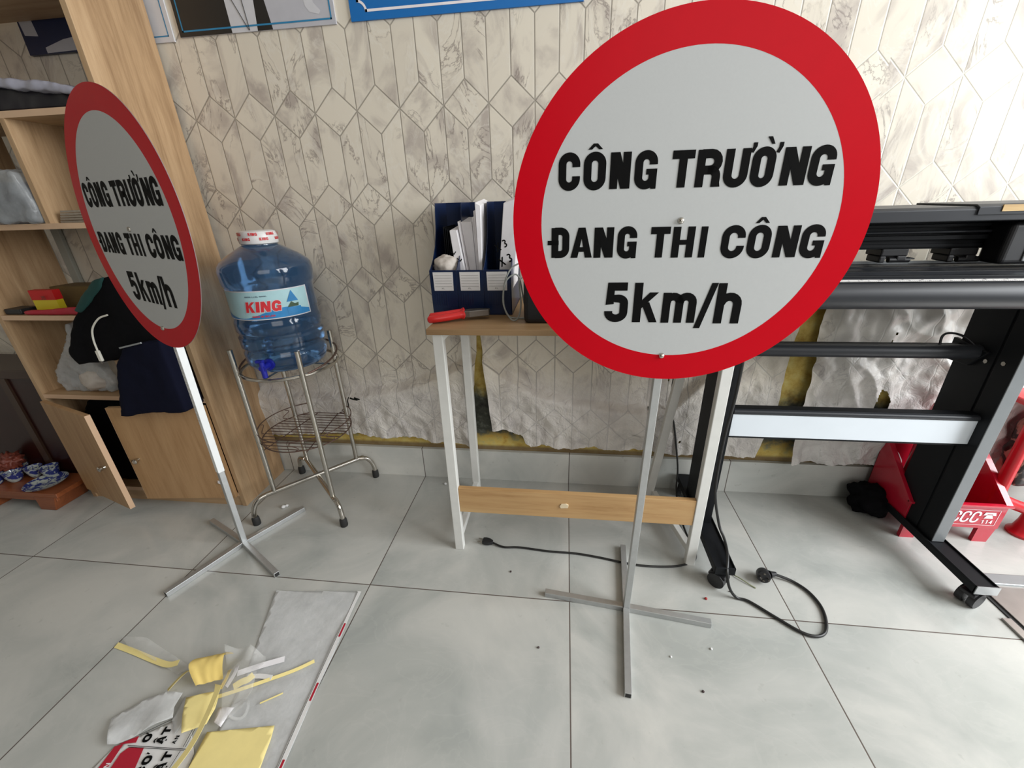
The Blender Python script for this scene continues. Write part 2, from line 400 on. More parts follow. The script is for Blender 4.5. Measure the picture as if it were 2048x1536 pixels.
# ------------------------------------------------------------------ stroke lettering
def arc(cx, cy, rx, ry, a0, a1, n=8):
    return [(cx+rx*math.cos(math.radians(a0+(a1-a0)*i/n)), cy+ry*math.sin(math.radians(a0+(a1-a0)*i/n))) for i in range(n+1)]
def glyph(ch, w, h, t):
    """strokes: list of (points, closed); polys: list of polygons, in a box w x h"""
    S_ = []; P_ = []; a = t/2; r = min((w-t)/2, h*.3); x0, x1, y0, y1 = a, w-a, a*.92, h-a*.92
    def ringpath(): return arc(x1-r, y1-r, r, r, 0, 90)+arc(x0+r, y1-r, r, r, 90, 180)+arc(x0+r, y0+r, r, r, 180, 270)+arc(x1-r, y0+r, r, r, 270, 360)
    if ch in 'O0': S_.append((ringpath(), True))
    elif ch == 'C': S_.append(([(x1, h*.62)]+arc(x1-r, y1-r, r, r, 0, 90)+arc(x0+r, y1-r, r, r, 90, 180)+arc(x0+r, y0+r, r, r, 180, 270)+arc(x1-r, y0+r, r, r, 270, 360)+[(x1, h*.38)], False))
    elif ch == 'G':
        S_.append(([(x1, h*.64)]+arc(x1-r, y1-r, r, r, 0, 90)+arc(x0+r, y1-r, r, r, 90, 180)+arc(x0+r, y0+r, r, r, 180, 270)+arc(x1-r*1., y0+r, r, r, 270, 340), False))
        P_.append([(w*.52, h*.53), (w, h*.53), (w, 0), (w-t*.62, 0), (w-t, h*.14), (w-t, h*.38), (w*.52, h*.38)])
    elif ch == 'N': P_ += [[(0,0),(t,0),(t,h),(0,h)], [(w-t,0),(w,0),(w,h),(w-t,h)], [(0,h),(t*1.15,h),(w,0),(w-t*1.15,0)]]
    elif ch == 'T': P_ += [[(0,h-t*.95),(w,h-t*.95),(w,h),(0,h)], [(w/2-t/2,0),(w/2+t/2,0),(w/2+t/2,h),(w/2-t/2,h)]]
    elif ch == 'I': P_ += [[(0,0),(w,0),(w,h),(0,h)]]
    elif ch == 'H': P_ += [[(0,0),(t,0),(t,h),(0,h)], [(w-t,0),(w,0),(w,h),(w-t,h)], [(t*.5,h*.42),(w-t*.5,h*.42),(w-t*.5,h*.58),(t*.5,h*.58)]]
    elif ch == 'R':
        P_.append([(0,0),(t,0),(t,h),(0,h)]); rr = h*.13+0
        q = h*.46; ym = (y1+q)/2; ry = (y1-q)/2
        S_.append(([(a, y1)]+arc(x1-ry, ym, ry, ry, 90, -90)+[(a, q)], False))
        S_.append(([(x1-ry*1.3, q)]+arc(x1-ry*.9, q-ry*.9, ry*.85, ry*.9, 80, 0, 6)+[(x1-.02*w, h*.10)], False)); P_.append([(x1-.02*w-a, h*.12), (x1-.02*w+a, h*.12), (w+.02*w, 0), (w-t*1.05, 0)])
    elif ch == 'P':
        P_.append([(0,0),(t,0),(t,h),(0,h)]); q = h*.42; ym = (y1+q)/2; ry = (y1-q)/2
        S_.append(([(a, y1)]+arc(x1-ry, ym, ry, ry, 90, -90)+[(a, q)], False))
    elif ch == 'U': S_.append(([(x0, h)]+arc(x0+r, y0+r, r, r, 180, 270)+arc(x1-r, y0+r, r, r, 270, 360)+[(x1, h)], False))
    elif ch == 'D':
        P_.append([(0,0),(t,0),(t,h),(0,h)])
        S_.append(([(a, y1)]+arc(x1-r, y1-r, r, r, 90, 0)+arc(x1-r, y0+r, r, r, 0, -90)+[(a, y0)], False))
    elif ch == 'A': P_ += [[(0,0),(t,0),(w*.60,h),(w*.34,h)], [(w-t,0),(w,0),(w*.66,h),(w*.40,h)], [(w*.2,h*.2),(w*.8,h*.2),(w*.76,h*.36),(w*.24,h*.36)]]
    elif ch == '5':
        P_ += [[(w*.10,h-t),(w*.93,h-t),(w*.93,h),(w*.10,h)], [(w*.10,h),(w*.10+t*.9,h),(w*.06+t*.9,h*.46),(w*.04,h*.44)]]
        rr = (w-t)/2
        S_.append(([(w*.06+a, h*.50), (w*.3, h*.60)]+arc(x1-rr*.8, h*.60-rr*.62, rr*.8, rr*.62, 90, 0, 6)+arc(x1-rr, y0+rr*.8, rr, rr*.8, 0, -180, 12)+[(x0, h*.28)], False))
    elif ch == 'k': P_ += [[(0,0),(t,0),(t,h),(0,h)], [(t*.7,h*.30),(t*.7,h*.50),(w*.62,h*.76),(w*.97,h*.76)], [(w*.33,h*.46),(w*.62,h*.52),(w,0),(w*.68,0)]]
    elif ch == 'm':
        P_.append([(0,0),(t,0),(t,h*.76),(0,h*.76)]); top = h*.76-a; m1 = w/2
        for xa, xb in ((a, m1), (m1, x1)):
            rr = (xb-xa)/2; S_.append(([(xa, h*.50)]+arc(xb-rr, top-rr, rr, rr, 150, 0, 8)+[(xb, 0)], False))
    elif ch == 'h':
        P_.append([(0,0),(t,0),(t,h),(0,h)]); top = h*.77-a; rr = (x1-a)/2*.95
        S_.append(([(a, h*.48)]+arc(x1-rr, top-rr, rr, rr, 150, 0, 8)+[(x1, 0)], False))
    elif ch == '/': P_.append([(0,-h*.13),(t*.75,-h*.13),(w,h),(w-t*.75,h)])
    elif ch == 'K': P_ += [[(0,0),(t,0),(t,h),(0,h)], [(t*.8,h*.36),(t*.8,h*.60),(w-t*1.1,h),(w,h)], [(w*.36,h*.52),(w*.60,h*.66),(w,0),(w-t*1.15,0)]]
    elif ch == 'E': P_ += [[(0,0),(t,0),(t,h),(0,h)]]+[[(0,q),(w,q),(w,q+t*.85),(0,q+t*.85)] for q in (0, h/2-t*.42, h-t*.85)]
    elif ch == 'L': P_ += [[(0,0),(t,0),(t,h),(0,h)], [(0,0),(w,0),(w,t*.85),(0,t*.85)]]
    elif ch == 'X': P_ += [[(0,0),(t*1.1,0),(w,h),(w-t*1.1,h)], [(w-t*1.1,0),(w,0),(t*1.1,h),(0,h)]]
    elif ch == 'M': P_ += [[(0,0),(t,0),(t,h),(0,h)], [(w-t,0),(w,0),(w,h),(w-t,h)], [(0,h),(t,h),(w/2+t/2,h*.2),(w/2-t/2,h*.2)], [(w-t,h),(w,h),(w/2+t/2,h*.2),(w/2-t/2,h*.2)]]
    elif ch == '3':
        for c in (h*.27, h*.73):
            rr = h*.27-a; S_.append((arc(w-a-rr*1., c, rr, rr, 130 if c > h/2 else 90, -90 if c > h/2 else -140, 10), False))
    elif ch == '1': P_ += [[(w*.45,0),(w*.45+t,0),(w*.45+t,h),(w*.45,h)], [(w*.45,h),(w*.1,h*.78),(w*.1,h*.65),(w*.45,h*.8)]]
    elif ch == '4': P_ += [[(w*.6,0),(w*.6+t,0),(w*.6+t,h),(w*.6,h)], [(0,h*.25),(w,h*.25),(w,h*.25+t*.9),(0,h*.25+t*.9)], [(0,h*.25),(t*.9,h*.25),(w*.6+t,h),(w*.6,h)]]
    elif ch == '2':
        rr = w/2-a
        S_.append((arc(w/2, h-a-rr, rr, rr, 170, 0, 8)+[(w-a, h*.55), (a*1.2, a*1.5)], False)); P_.append([(0,0),(w,0),(w,t*.9),(0,t*.9)])
    elif ch == '^': P_.append([(0,0),(w*.36,h),(w*.64,h),(w,0),(w*.74,0),(w*.5,h*.55),(w*.26,0)])
    elif ch == '`': P_.append([(0,h),(w*.55,h),(w,0),(w*.62,0)])
    elif ch == "'": P_.append([(0,h*.35),(0,h),(w,h),(w,h*.45),(w*.3,-h*.5),(-w*.5,-h*.35)])
    elif ch == '.': P_.append([(0,0),(w,0),(w,h),(0,h)])
    elif ch == '-': P_.append([(-w*.15,0),(w,0),(w,h),(-w*.15,h)])
    return S_, P_
def put_glyph(mb, ch, u0, u1, v0, v1, t, fn, depth=.0006):
    """fn(u,v,h)->xyz ; h is height above the surface"""
    S_, P_ = glyph(ch, u1-u0, v1-v0, t)
    for pts, closed in S_:
        q = []
        for p in pts:
            if not q or math.hypot(p[0]-q[-1][0], p[1]-q[-1][1]) > 1e-6: q.append(p)
        pts = q; n = len(pts)
        if closed and math.hypot(pts[0][0]-pts[-1][0], pts[0][1]-pts[-1][1]) < 1e-6: pts = pts[:-1]; n -= 1
        L = []; R_ = []
        for i, p in enumerate(pts):
            if closed: a, b = pts[i-1], pts[(i+1) % n]
            else: a, b = pts[max(i-1, 0)], pts[min(i+1, n-1)]
            dx, dy = b[0]-a[0], b[1]-a[1]; l = math.hypot(dx, dy) or 1
            nx, ny = -dy/l*t/2, dx/l*t/2
            L.append((u0+p[0]+nx, v0+p[1]+ny)); R_.append((u0+p[0]-nx, v0+p[1]-ny))
        m = n if closed else n-1
        vs = [fn(*q, depth) for q in L]+[fn(*q, depth) for q in R_]
        mb.add(vs, [(i, (i+1) % n, (i+1) % n+n, i+n) for i in range(m)])
    for ip, poly in enumerate(P_):
        mb.add([fn(u0+a, v0+b, depth+.00004*(ip+1)) for a, b in poly], [tuple(range(len(poly)))])
def text(mb, s, u, v, h, w, t, fn, gap=.25, depth=.0006):
    for ch in s:
        if ch == ' ': u += w*.7; continue
        ww = t if ch == 'I' else (w*1.2 if ch == 'M' else w)
        put_glyph(mb, ch, u, u+ww, v, v+h, t, fn, depth); u += ww+w*gap
    return u

# ------------------------------------------------------------------ camera
f_px = 825.68
yaw, pit, rol = .132, -.4133, .0315
ca, sa = [math.cos(q) for q in (yaw, pit, rol)], [math.sin(q) for q in (yaw, pit, rol)]
Y_ = Matrix(((ca[0],-sa[0],0),(sa[0],ca[0],0),(0,0,1))); P_ = Matrix(((1,0,0),(0,ca[1],-sa[1]),(0,sa[1],ca[1]))); R_ = Matrix(((ca[2],0,sa[2]),(0,1,0),(-sa[2],0,ca[2])))
R = Y_ @ P_ @ R_
cam = bpy.data.cameras.new('camera'); co = bpy.data.objects.new('camera', cam); COL.objects.link(co)
cam.sensor_width = 36; cam.lens = f_px*36/2048; cam.clip_start = .02
mw = Matrix.Identity(4)
for i in range(3): mw[i][0] = R[i][0]; mw[i][1] = R[i][2]; mw[i][2] = -R[i][1]
mw[0][3], mw[1][3], mw[2][3] = .56568, -1.39884, 1.04946
co.matrix_world = mw; S.camera = co

# ------------------------------------------------------------------ setting
fl = MB(); fl.add([(-3.2,-4.2,0),(4.2,-4.2,0),(4.2,.0,0),(-3.2,.0,0)], [(0,1,2,3)])
fl.add([(-3.2,-4.2,-.1),(4.2,-4.2,-.1),(4.2,.0,-.1),(-3.2,.0,-.1)], [(3,2,1,0)])
fl.add([], [])
struct(fl.build('floor', M['floor']))
struct(MB().box(-3.2, 4.2, .004, .12, -.1, 3.0).build('wall_back', M['plaster']))
wb = bpy.data.objects['wall_back']
struct(MB().box(-3.3, -3.2, -4.2, .12, -.1, 3.0).build('wall_left', M['paint']))
struct(MB().box(-3.3, 4.2, -4.2, .12, 3.0, 3.1).build('ceiling', M['paint']))
# skirting
sk = struct(MB().box(-3.2, 4.2, -.0115, .003, .0005, .1375).build('baseboard_back', M['skirt']))

def lerp(a, b, t): return a+(b-a)*t
def interp(pts, x):
    if x <= pts[0][0]: return pts[0][1]
    for (a, b), (c, d) in zip(pts, pts[1:]):
        if x <= c: return b+(d-b)*(x-a)/(c-a)
    return pts[-1][1]
def sst(a, b, x):
    t = min(1, max(0, (x-a)/(b-a))); return t*t*(3-2*t)
crease = [(-1.4,.50),(-.8,.44),(-.5,.38),(-.3,.385),(-.05,.43),(.12,.49),(.262,.56),(.275,.565),(.33,.51),(.45,.43),(.6,.385),(.8,.365),(.95,.37),(1.1,.55),(1.3,.72),(1.4,.80),(2.2,.80),(4.2,.6)]
bottom = [(-3.2,.18),(-.62,.185),(-.44,.198),(-.26,.205),(-.18,.190),(-.03,.196),(.08,.170),(.212,.172),(.29,.248),(.345,.250),(.38,.238),(.42,.225),(.43,.19),(.45,.172),(.504,.189),(.6,.168),(.68,.183),(.8,.172),(.89,.183),(1.0,.166),(1.13,.168),(1.27,.160),(1.37,.163),(1.51,.153),(1.61,.160),(1.71,.153),(4.2,.16)]
g1L = [(.14,.212),(.208,.216),(.25,.214),(.36,.224),(.444,.246),(.53,.254),(.616,.258),(.70,.262),(.74,.266)]
g1R = [(.14,.300),(.25,.303),(.362,.293),(.445,.290),(.54,.280),(.616,.273),(.70,.268),(.74,.266)]
g2L = [(.14,1.276),(.222,1.292),(.30,1.308),(.376,1.316),(.457,1.310),(.607,1.308),(.66,1.318),(.74,1.330),(.9,1.374)]
g2R = [(.14,1.388),(.225,1.379),(.339,1.383),(.37,1.377),(.395,1.380),(.458,1.383),(.554,1.378),(.608,1.373),(.7,1.368),(.9,1.375)]
hole_pts = [(1.618,.448),(1.636,.44),(1.656,.408),(1.652,.385),(1.638,.360),(1.605,.352),(1.597,.375),(1.603,.415)]
tiny = [((1.585,.60),.013,.006),((1.585,.60),.005,.026),((1.525,.57),.0035,.004),((1.59,.645),.004,.004),((.885,.355),.012,.006),((1.00,.225),.006,.005),((.94,.46),.004,.004),((-.235,.368),.022,.004),((-.265,.352),.004,.02)]
def pin(p, poly):
    c = False; n = len(poly)
    for i in range(n):
        (x1, y1), (x2, y2) = poly[i], poly[i-1]
        if (y1 > p[1]) != (y2 > p[1]) and p[0] < (x2-x1)*(p[1]-y1)/(y2-y1)+x1: c = not c
    return c
def wy(x, z, edge):
    """how far the paper stands off the plaster"""
    c = interp(crease, x); t = c-z; y = .0008
    nA = noise.noise(Vector((x*3.1, z*3.1, 1.7)))
    if t > 0:
        big = (.036+.014*nA)*(1-.75*sst(1.08, 1.28, x)*(1-sst(1.34, 1.37, x)))
        y += big*sst(-.004, .034, t)*(1-.5*sst(.035, .22, t))
        w1 = noise.noise(Vector((x*15, z*8, 4.2))); w2 = noise.noise(Vector((x*32, z*26, 9.1)))
        rdg = 1-abs(noise.noise(Vector((x*11+z*4, z*6, 2.4))))*2
        kx = 1+1.1*sst(1.3, 1.4, x)
        y += kx*sst(.02, .12, t)*(.010*w1+.0045*w2+.010*max(0, rdg))
        y += sst(.12, .0, z-interp(bottom, x))*.009*noise.noise(Vector((x*42, z*9, 3.3)))
    else: y += .0005*(1+noise.noise(Vector((x*9, z*9, 2))))*sst(.3, 0, -t)
    y += edge
    return max(.0008, y)
def wallpaper():
    vs = []; fs = []
    def patch(x0f, x1f, zb, zt, nx, nz_, eL=0, eR=0):
        base = len(vs)
        for j in range(nz_+1):
            for i in range(nx+1):
                q = i/nx
                zz0 = j/nz_
                # x bounds depend on z ; iterate once for z
                z = zb(lerp(x0f(.3), x1f(.3), q))+(zt-zb(lerp(x0f(.3), x1f(.3), q)))*zz0
                xa, xb = x0f(z), x1f(z); x = lerp(xa, xb, q)
                if j == 0: z = zb(x)+.004*noise.noise(Vector((x*60, 0, 0)))+.003*noise.noise(Vector((x*150, 0, 5)))
                e = 0
                if eR: e += eR*sst(.05, 0, xb-x)*sst(.75, .5, z)
                if eL: e += eL*sst(.05, 0, x-xa)*sst(.75, .5, z)
                vs.append((x, -wy(x, z, e), z))
        for j in range(nz_):
            for i in range(nx):
                a = base+j*(nx+1)+i
                cx = (vs[a][0]+vs[a+nx+2][0])/2; cz = (vs[a][2]+vs[a+nx+2][2])/2
                if 1.5 < cx < 1.75 and .3 < cz < .5 and pin((cx, cz), hole_pts): continue
                if any(((cx-c[0])/a_)**2+((cz-c[1])/b_)**2 < 1 for c, a_, b_ in tiny): continue
                fs.append((a, a+1, a+nx+2, a+nx+1))
    zb = lambda x: interp(bottom, x)
    f1L = lambda z: interp(g1L, z); f1R = lambda z: interp(g1R, z); f2L = lambda z: interp(g2L, z); f2R = lambda z: interp(g2R, z)
    ZT = .90
    patch(lambda z: -3.2, lambda z: -1.3, zb, ZT, 80, 40)
    patch(lambda z: -1.3, lambda z: -.66, zb, ZT, 60, 60)
    patch(lambda z: -.66, f1L, zb, ZT, 200, 150, eR=.010)
    patch(f1R, f2L, zb, ZT, 230, 150, eL=.012)
    patch(f2R, lambda z: 2.1, zb, ZT, 190, 180, eL=.016)
    patch(lambda z: 2.1, lambda z: 4.2, zb, ZT, 80, 40)
    base = len(vs)
    vs.extend([(-3.2,-.0008,ZT),(4.2,-.0008,ZT),(4.2,-.0008,3),(-3.2,-.0008,3)]); fs.append((base, base+1, base+2, base+3))
    mb = MB(); mb.add(vs, fs)
    o = mb.build('wallpaper', M['wallpaper'], wb, smooth=False, recalc=False)
    o.data.polygons.foreach_set('use_smooth', [True]*len(o.data.polygons)); o.data.update()
        # flap of paper hanging from the hole
    pts = [(1.63, -.012, .366), (1.632, -.026, .362), (1.634, -.034, .350), (1.634, -.030, .338), (1.633, -.022, .330)]
    MB().ribbon(smooth_path(pts, 4), .028, (1,0,0), .0006).build('torn_flap', M['wallpaper'], wb, smooth=True)
wallpaper()

# ------------------------------------------------------------------ round signs
def sign(c, Rr, az, el, base, top, legs, label, film=False, rise=None):
    root = thing('round_traffic_sign', label, 'traffic sign', (base[0], base[1], 0), 'round red-bordered speed signs')
    n = Vector((math.sin(az)*math.cos(el), -math.cos(az)*math.cos(el), math.sin(el)))
    u = Vector((0,0,1)).cross(n).normalized(); v = n.cross(u); c = Vector(c)
    fn = lambda a, b, h: c+u*a+v*b+n*h
    N = 128
    cir = lambda r: [(r*math.cos(2*PI*k/N), r*math.sin(2*PI*k/N)) for k in range(N)]
    plate = MB().prism(cir(Rr), fn, -.0016, 0).build('sign_plate', M['plateback'], root)
    face = MB().add([fn(a, b, .0003) for a, b in cir(Rr*.832)], [tuple(range(N))]).build('silver_face', M['silver'], root, recalc=False)
    ring = MB(); o_ = [fn(a, b, .0004) for a, b in cir(Rr)]; i_ = [fn(a, b, .0004) for a, b in cir(Rr*.828)]
    ring.add(o_+i_, [(k, (k+1) % N, (k+1) % N+N, k+N) for k in range(N)]); part(ring.build('red_border', M['red'], root, recalc=False), 'red reflective border ring')
    k = Rr/.3067; L = MB(); LL = []
    def g(ch, u0, u1, v0, v1, t): put_glyph(L, ch, u0*k, u1*k, (v0-.013*(u0+u1)/2)*k, (v1-.013*(u0+u1)/2)*k, t*k, fn, .0010)
    b1, t1 = .0545, .1115
    for ch, a, b in (('C',-.2237,-.1861),('O',-.180,-.1416),('N',-.1345,-.0997),('G',-.0927,-.0550),('T',-.0315,.0050),('R',.0095,.0505),('U',.0545,.0935),('O',.0975,.1345),('N',.1462,.1855),('G',.1885,.2272)):
        g(ch, a, b, b1-(.0012 if ch in 'COGU' else 0), t1+(.0012 if ch in 'COG' else 0), .0136)
    g('^', -.1735, -.1485, .1165, .1255, .004); g("'", .0950, .1015, .1095, .1195, .004); g("'", .1355, .1420, .1085, .1190, .004); g('`', .1155, .1285, .1165, .1275, .004)
    L.build('text_line', M['ink'], root, recalc=False); L = MB()
    b2, t2 = -.0625, -.0090
    for ch, a, b in (('D',-.2350,-.2017),('A',-.1990,-.1590),('N',-.1560,-.1206),('G',-.1136,-.0786),('T',-.0546,-.0204),('H',-.0155,.0225),('I',.0325,.0440),('C',.0698,.1097),('O',.1143,.1530),('N',.1605,.1990),('G',.2031,.2415)):
        g(ch, a, b, b2-(.0012 if ch in 'COG' else 0), t2+(.0012 if ch in 'COG' else 0), .0130)
    g('-', -.2395, -.2215, -.0395, -.0315, .004); g('^', .1220, .1455, -.0045, .0055, .004)
    L.build('text_line', M['ink'], root, recalc=False); L = MB()
    b3, t3 = -.1860, -.1085
    for ch, a, b in (('5',-.1296,-.0848),('k',-.0745,-.0270),('m',-.0197,.0435),('/',.0435,.0780),('h',.0785,.1255)):
        g(ch, a, b, b3, t3, .0156 if ch != 'm' else .0150)
    L.build('text_line', M['ink'], root, recalc=False)
    for (a, b) in ((-.005, .001), (-.0095, -.2555)):
        B = MB(); q = fn(a*k, b*k, 0)
        prof = [(.006, 0), (.0058, .002), (.0045, .0042), (.002, .0055), (.0005, .0058)]
        vs = []; fs = []
        for r, h in prof:
            for j in range(14): t = 2*PI*j/14; vs.append(q+u*r*math.cos(t)+v*r*math.sin(t)+n*h)
        for i in range(4):
            for j in range(14): fs.append((i*14+j, i*14+(j+1) % 14, i*14+14+(j+1) % 14, i*14+14+j))
        fs.append(tuple(4*14+j for j in range(14)))
        B.add(vs, fs).build('bolt', M['chrome'], root, smooth=True)
    w = .0165
    b0 = Vector(base); tp = Vector(top)
    pole = MB().bar(b0, tp, w, w, up=(n.x, n.y, 0)).build('pole', M['galv'], root, bevel=.0012)
    if film:
        d = (tp-b0).normalized(); sd = d.cross(Vector((n.x, n.y, 0))).normalized(); fr = Vector((n.x, n.y, 0)).normalized()
        a, b = b0+d*.30, b0+d*.725
        F = MB(); F.bar(a, b, w+.0016, w+.0016, up=(n.x, n.y, 0)).build('film_sleeve', M['film'], root)
        tx = MB(); fw = lambda uu, vv, h: a+d*(.415-uu)+fr*(w/2+.0012+h)+sd*vv*-1
        text(tx, 'CV 0000 X X 12 X 1 X 1 MM CP2', .01, -.003, .006, .006, .001, fw, .6)
        tx.build('sleeve_print', M['greyprint'], pole, recalc=False)
    for e in legs:
        e = Vector((e[0], e[1], .0085)); s0 = Vector((base[0], base[1], .0085)); d = (e-s0).normalized()
        lg = MB().bar(s0+d*.008, e, .0165, .0165).build('leg', M['galv'], root, bevel=.001)
        MB().bar(e-d*.002, e+d*.0004, .0125, .0125).build('end_shade_cap', M['recess_dark'], lg)  # near-black cap on a solid leg, paints the shade of a hollow tube
    return root
sign((.7751,-.5753,1.0106), .3067, .0022, -.0054, (.7555,-.5665,0), (.770,-.5630,1.06), [(.53,-.541),(.973,-.594),(.731,-.796),(.775,-.342)],
     'large round red-bordered sign facing straight out, standing in front of the desk')
sign((-.497,-.435,1.016), .300, math.radians(-24.3), math.radians(1.4), (-.5065,-.4400,0), (-.4870,-.4215,1.05), [(-.399,-.257),(-.597,-.655),(-.704,-.352),(-.305,-.555)],
     'round red-bordered sign turned sideways in front of the wooden shelf unit', film=True)

# ------------------------------------------------------------------ desk
dk = thing('desk', 'small desk with wood-look top and thin white steel legs against the wall', 'desk', (.6,-.2,0))
MB().box(.213, 1.035, -.402, -.018, .7415, .757).build('desktop', M['desktop'], dk, bevel=.0015)
for x0, xc in ((.2255, 0), (.958, 1)):
    w = .028
    MB().box(x0, x0+w, -.395, -.372, 0, .7415).build('leg', M['white'], dk, bevel=.002)
    if xc: MB().bar((.892,-.0965,0), (.972,-.0965,.7415), w, .023, up=(0,1,0)).build('leg', M['white'], dk, bevel=.002)
    else: MB().box(x0, x0+w, -.108, -.085, 0, .7415).build('leg', M['white'], dk, bevel=.002)
    MB().bar((x0+w/2,-.374,.046), (x0+w/2-(.060 if xc else 0),-.106,.046), w-.008, .022).build('side_rail', M['white'], dk, bevel=.002)
    MB().box(x0+.004, x0+w-.004, -.372, -.108, .716, .7415).build('top_rail', M['white'], dk, bevel=.002)
gus = MB().prism([(.2535,.7415),(.272,.7415),(.2535,.722)], lambda a, b, h: (a, h, b), -.386, -.382); gus.build('gusset', M['white'], dk)
fb = MB().box(.2540, .9575, -.3925, -.3770, .158, .248).build('front_board', M['desk'], dk, bevel=.001)
tag(MB().prism([(0,0),(.022,.002),(.024,.014),(.016,.018),(.002,.016),(-.003,.008)], lambda a, b, h: (.569+a, h, .196+b), -.3955, -.3925).build('wood_chip', M['woodchip'], bevel=.0008),
    'small pale torn chip stuck on the front board of the desk', 'scrap')

# ------------------------------------------------------------------ magazine file and things on the desk
FX0, FX1, FY0, FY1, FZ = .190, .4205, -.250, -.022, .7572
mf = thing('magazine_file', 'dark blue plastic three-section file rack with white labels on the desk', 'file rack', ((FX0+FX1)/2, -.14, FZ))
side = [(FY0, 0), (FY0-.004, .125), (FY0+.012, .132), (FY0+.04, .150), (FY0+.075, .185), (FY0+.095, .225), (FY0+.105, .275), (FY0+.112, .298), (FY1, .298), (FY1, 0)]
pw = (FX1-FX0-.002)/3
for i in range(4):
    x = FX0+i*pw
    MB().prism(side, lambda a, b, h: (h, a, FZ+b), x, x+.002).build('side_wall', M['navy'], mf, bevel=.0006)
MB().box(FX0, FX1, FY1-.002, FY1, FZ, FZ+.298).build('back_wall', M['navy'], mf)
MB().box(FX0, FX1, FY0, FY1, FZ, FZ+.003).build('bottom', M['navy'], mf)
for i in range(3):
    x = FX0+i*pw
    fr = MB().box(x+.002, x+pw, FY0-.003, FY0, FZ+.003, FZ+.126)
    for k in range(6): fr.box(x+.012+k*.0065, x+.0145+k*.0065, FY0-.0042, FY0-.003, FZ+.028, FZ+.062)
    fr = fr.build('front_wall', M['navy'], mf, bevel=.0006)
    lb = MB().prism([(x+.011,.070),(x+.066,.070),(x+.067,.121),(x+.010,.121)], lambda a, b, h: (a, h, FZ+b), FY0-.0046, FY0-.0032).build('label', M['label'], fr)
    ln = MB()
    for k in range(5): ln.box(x+.014, x+.063, FY0-.0050, FY0-.0046, FZ+.082+k*.0075, FZ+.0827+k*.0075)
    fs_ = lambda a, b, h: (a, FY0-.0048-h, FZ+b)
    text(ln, 'KLY', x+.033, .0745, .004, .004, .001, fs_, .2, .0004)
    ln.build('label_print', M['greyprint'], fr)
def sheetp(name, pts, y, th, mat, lab, cat='paper', grp=None, lean=0, curl=0):
    mb = MB(); mb.prism(pts, lambda a, b, h: (a, y+h+lean*(b-FZ)+curl*math.sin((a-.3)*40), b), 0, th)
    return tag(mb.build(name, mat), lab, cat, grp)
def wedge(name, x0, x1, xt0, xt1, z1a, z1b, y0, y1, mat, lab, cat, grp=None):
    """a stack of paper leaning in its section: bottom x0..x1 , top xt0..xt1"""
    mb = MB(); z0 = FZ+.004
    mb.add([(x0,y0,z0),(x1,y0,z0),(x1,y1,z0),(x0,y1,z0),(xt0,y0+.03,z1a),(xt1,y0+.03,z1b),(xt1,y1,z1b+.01),(xt0,y1,z1a+.01)],
           [(0,3,2,1),(4,5,6,7),(0,1,5,4),(1,2,6,5),(2,3,7,6),(3,0,4,7)])
    return tag(mb.build(name, mat, bevel=.001), lab, cat, grp)
o = wedge('paper_packet', .2695, .300, .2415, .262, FZ+.226, FZ+.226, -.222, -.06, M['paper'], 'printed paper packet leaning left in the file rack behind the plastic ball', 'packet')
# print on packet front face (leaning)
def ppf(a, b, h):
    c_, k_ = math.cos(.85), math.sin(.85); a, b = a*c_-(b-.13)*k_, .13+a*k_+(b-.13)*c_; t = b/.222; return Vector((lerp(.2695, .2415, t)+a, lerp(-.222, -.192, t)-h-.0004, FZ+.004+b))
pr = MB(); text(pr, 'L', .022, .146, .014, .011, .0026, ppf); pr.build('packet_print', M['ink'], o, recalc=False); pr = MB(); text(pr, 'EL', .006, .122, .013, .0095, .0030, ppf); pr.build('packet_print', M['ink'], o, recalc=False)
for k, (a, b, c, d, z1, z2, y0) in enumerate([(.300,.304,.262,.268,.248,.244,-.205), (.306,.316,.268,.300,.246,.246,-.19), (.319,.323,.303,.309,.258,.258,-.20), (.3235,.3255,.3115,.3165,.275,.275,-.215), (.3262,.3325,.3185,.3335,.296,.288,-.222)]):
    wedge('paper_sheet', a, b, c, d, FZ+z1, FZ+z2, y0, -.05, M['paper'], ['folded white paper standing beside the printed packet in the rack', 'wide loosely rolled white paper in the middle of the rack', 'short white paper sheet standing right of the rolled paper', 'narrow white paper sheet standing in the middle rack section', 'tallest white folded sheet in the middle rack section'][k], 'paper', 'white papers in the file rack')
o = wedge('paper_roll', .372, .414, .398, .445, FZ+.292, FZ+.306, -.225, -.09, M['paper'], 'crumpled printed white paper packet in the right rack section', 'packet')
def ppg(a, b, h):
    c_, k_ = math.cos(.5), math.sin(.5); a, b = a*c_-(b-.12)*k_, .12+a*k_+(b-.12)*c_; t = b/.285; return Vector((lerp(.372, .398, t)+a, lerp(-.225, -.195, t)-h-.0004, FZ+.004+b))
pr = MB(); text(pr, 'X3', .012, .162, .022, .015, .0034, ppg); pr.build('packet_print', M['ink'], o, recalc=False); pr = MB(); text(pr, 'X3', .006, .120, .024, .016, .0038, ppg); pr.build('packet_print', M['ink'], o, recalc=False)
# black discs
cd = MB()
for k in range(4): cd.box(.2175+k*.0055, .2195+k*.0055, -.17, -.03, FZ+.004, FZ+.235-k*.004)
tag(cd.build('ring_binder', M['black']), 'thin black folders in the left section of the blue rack', 'folder')
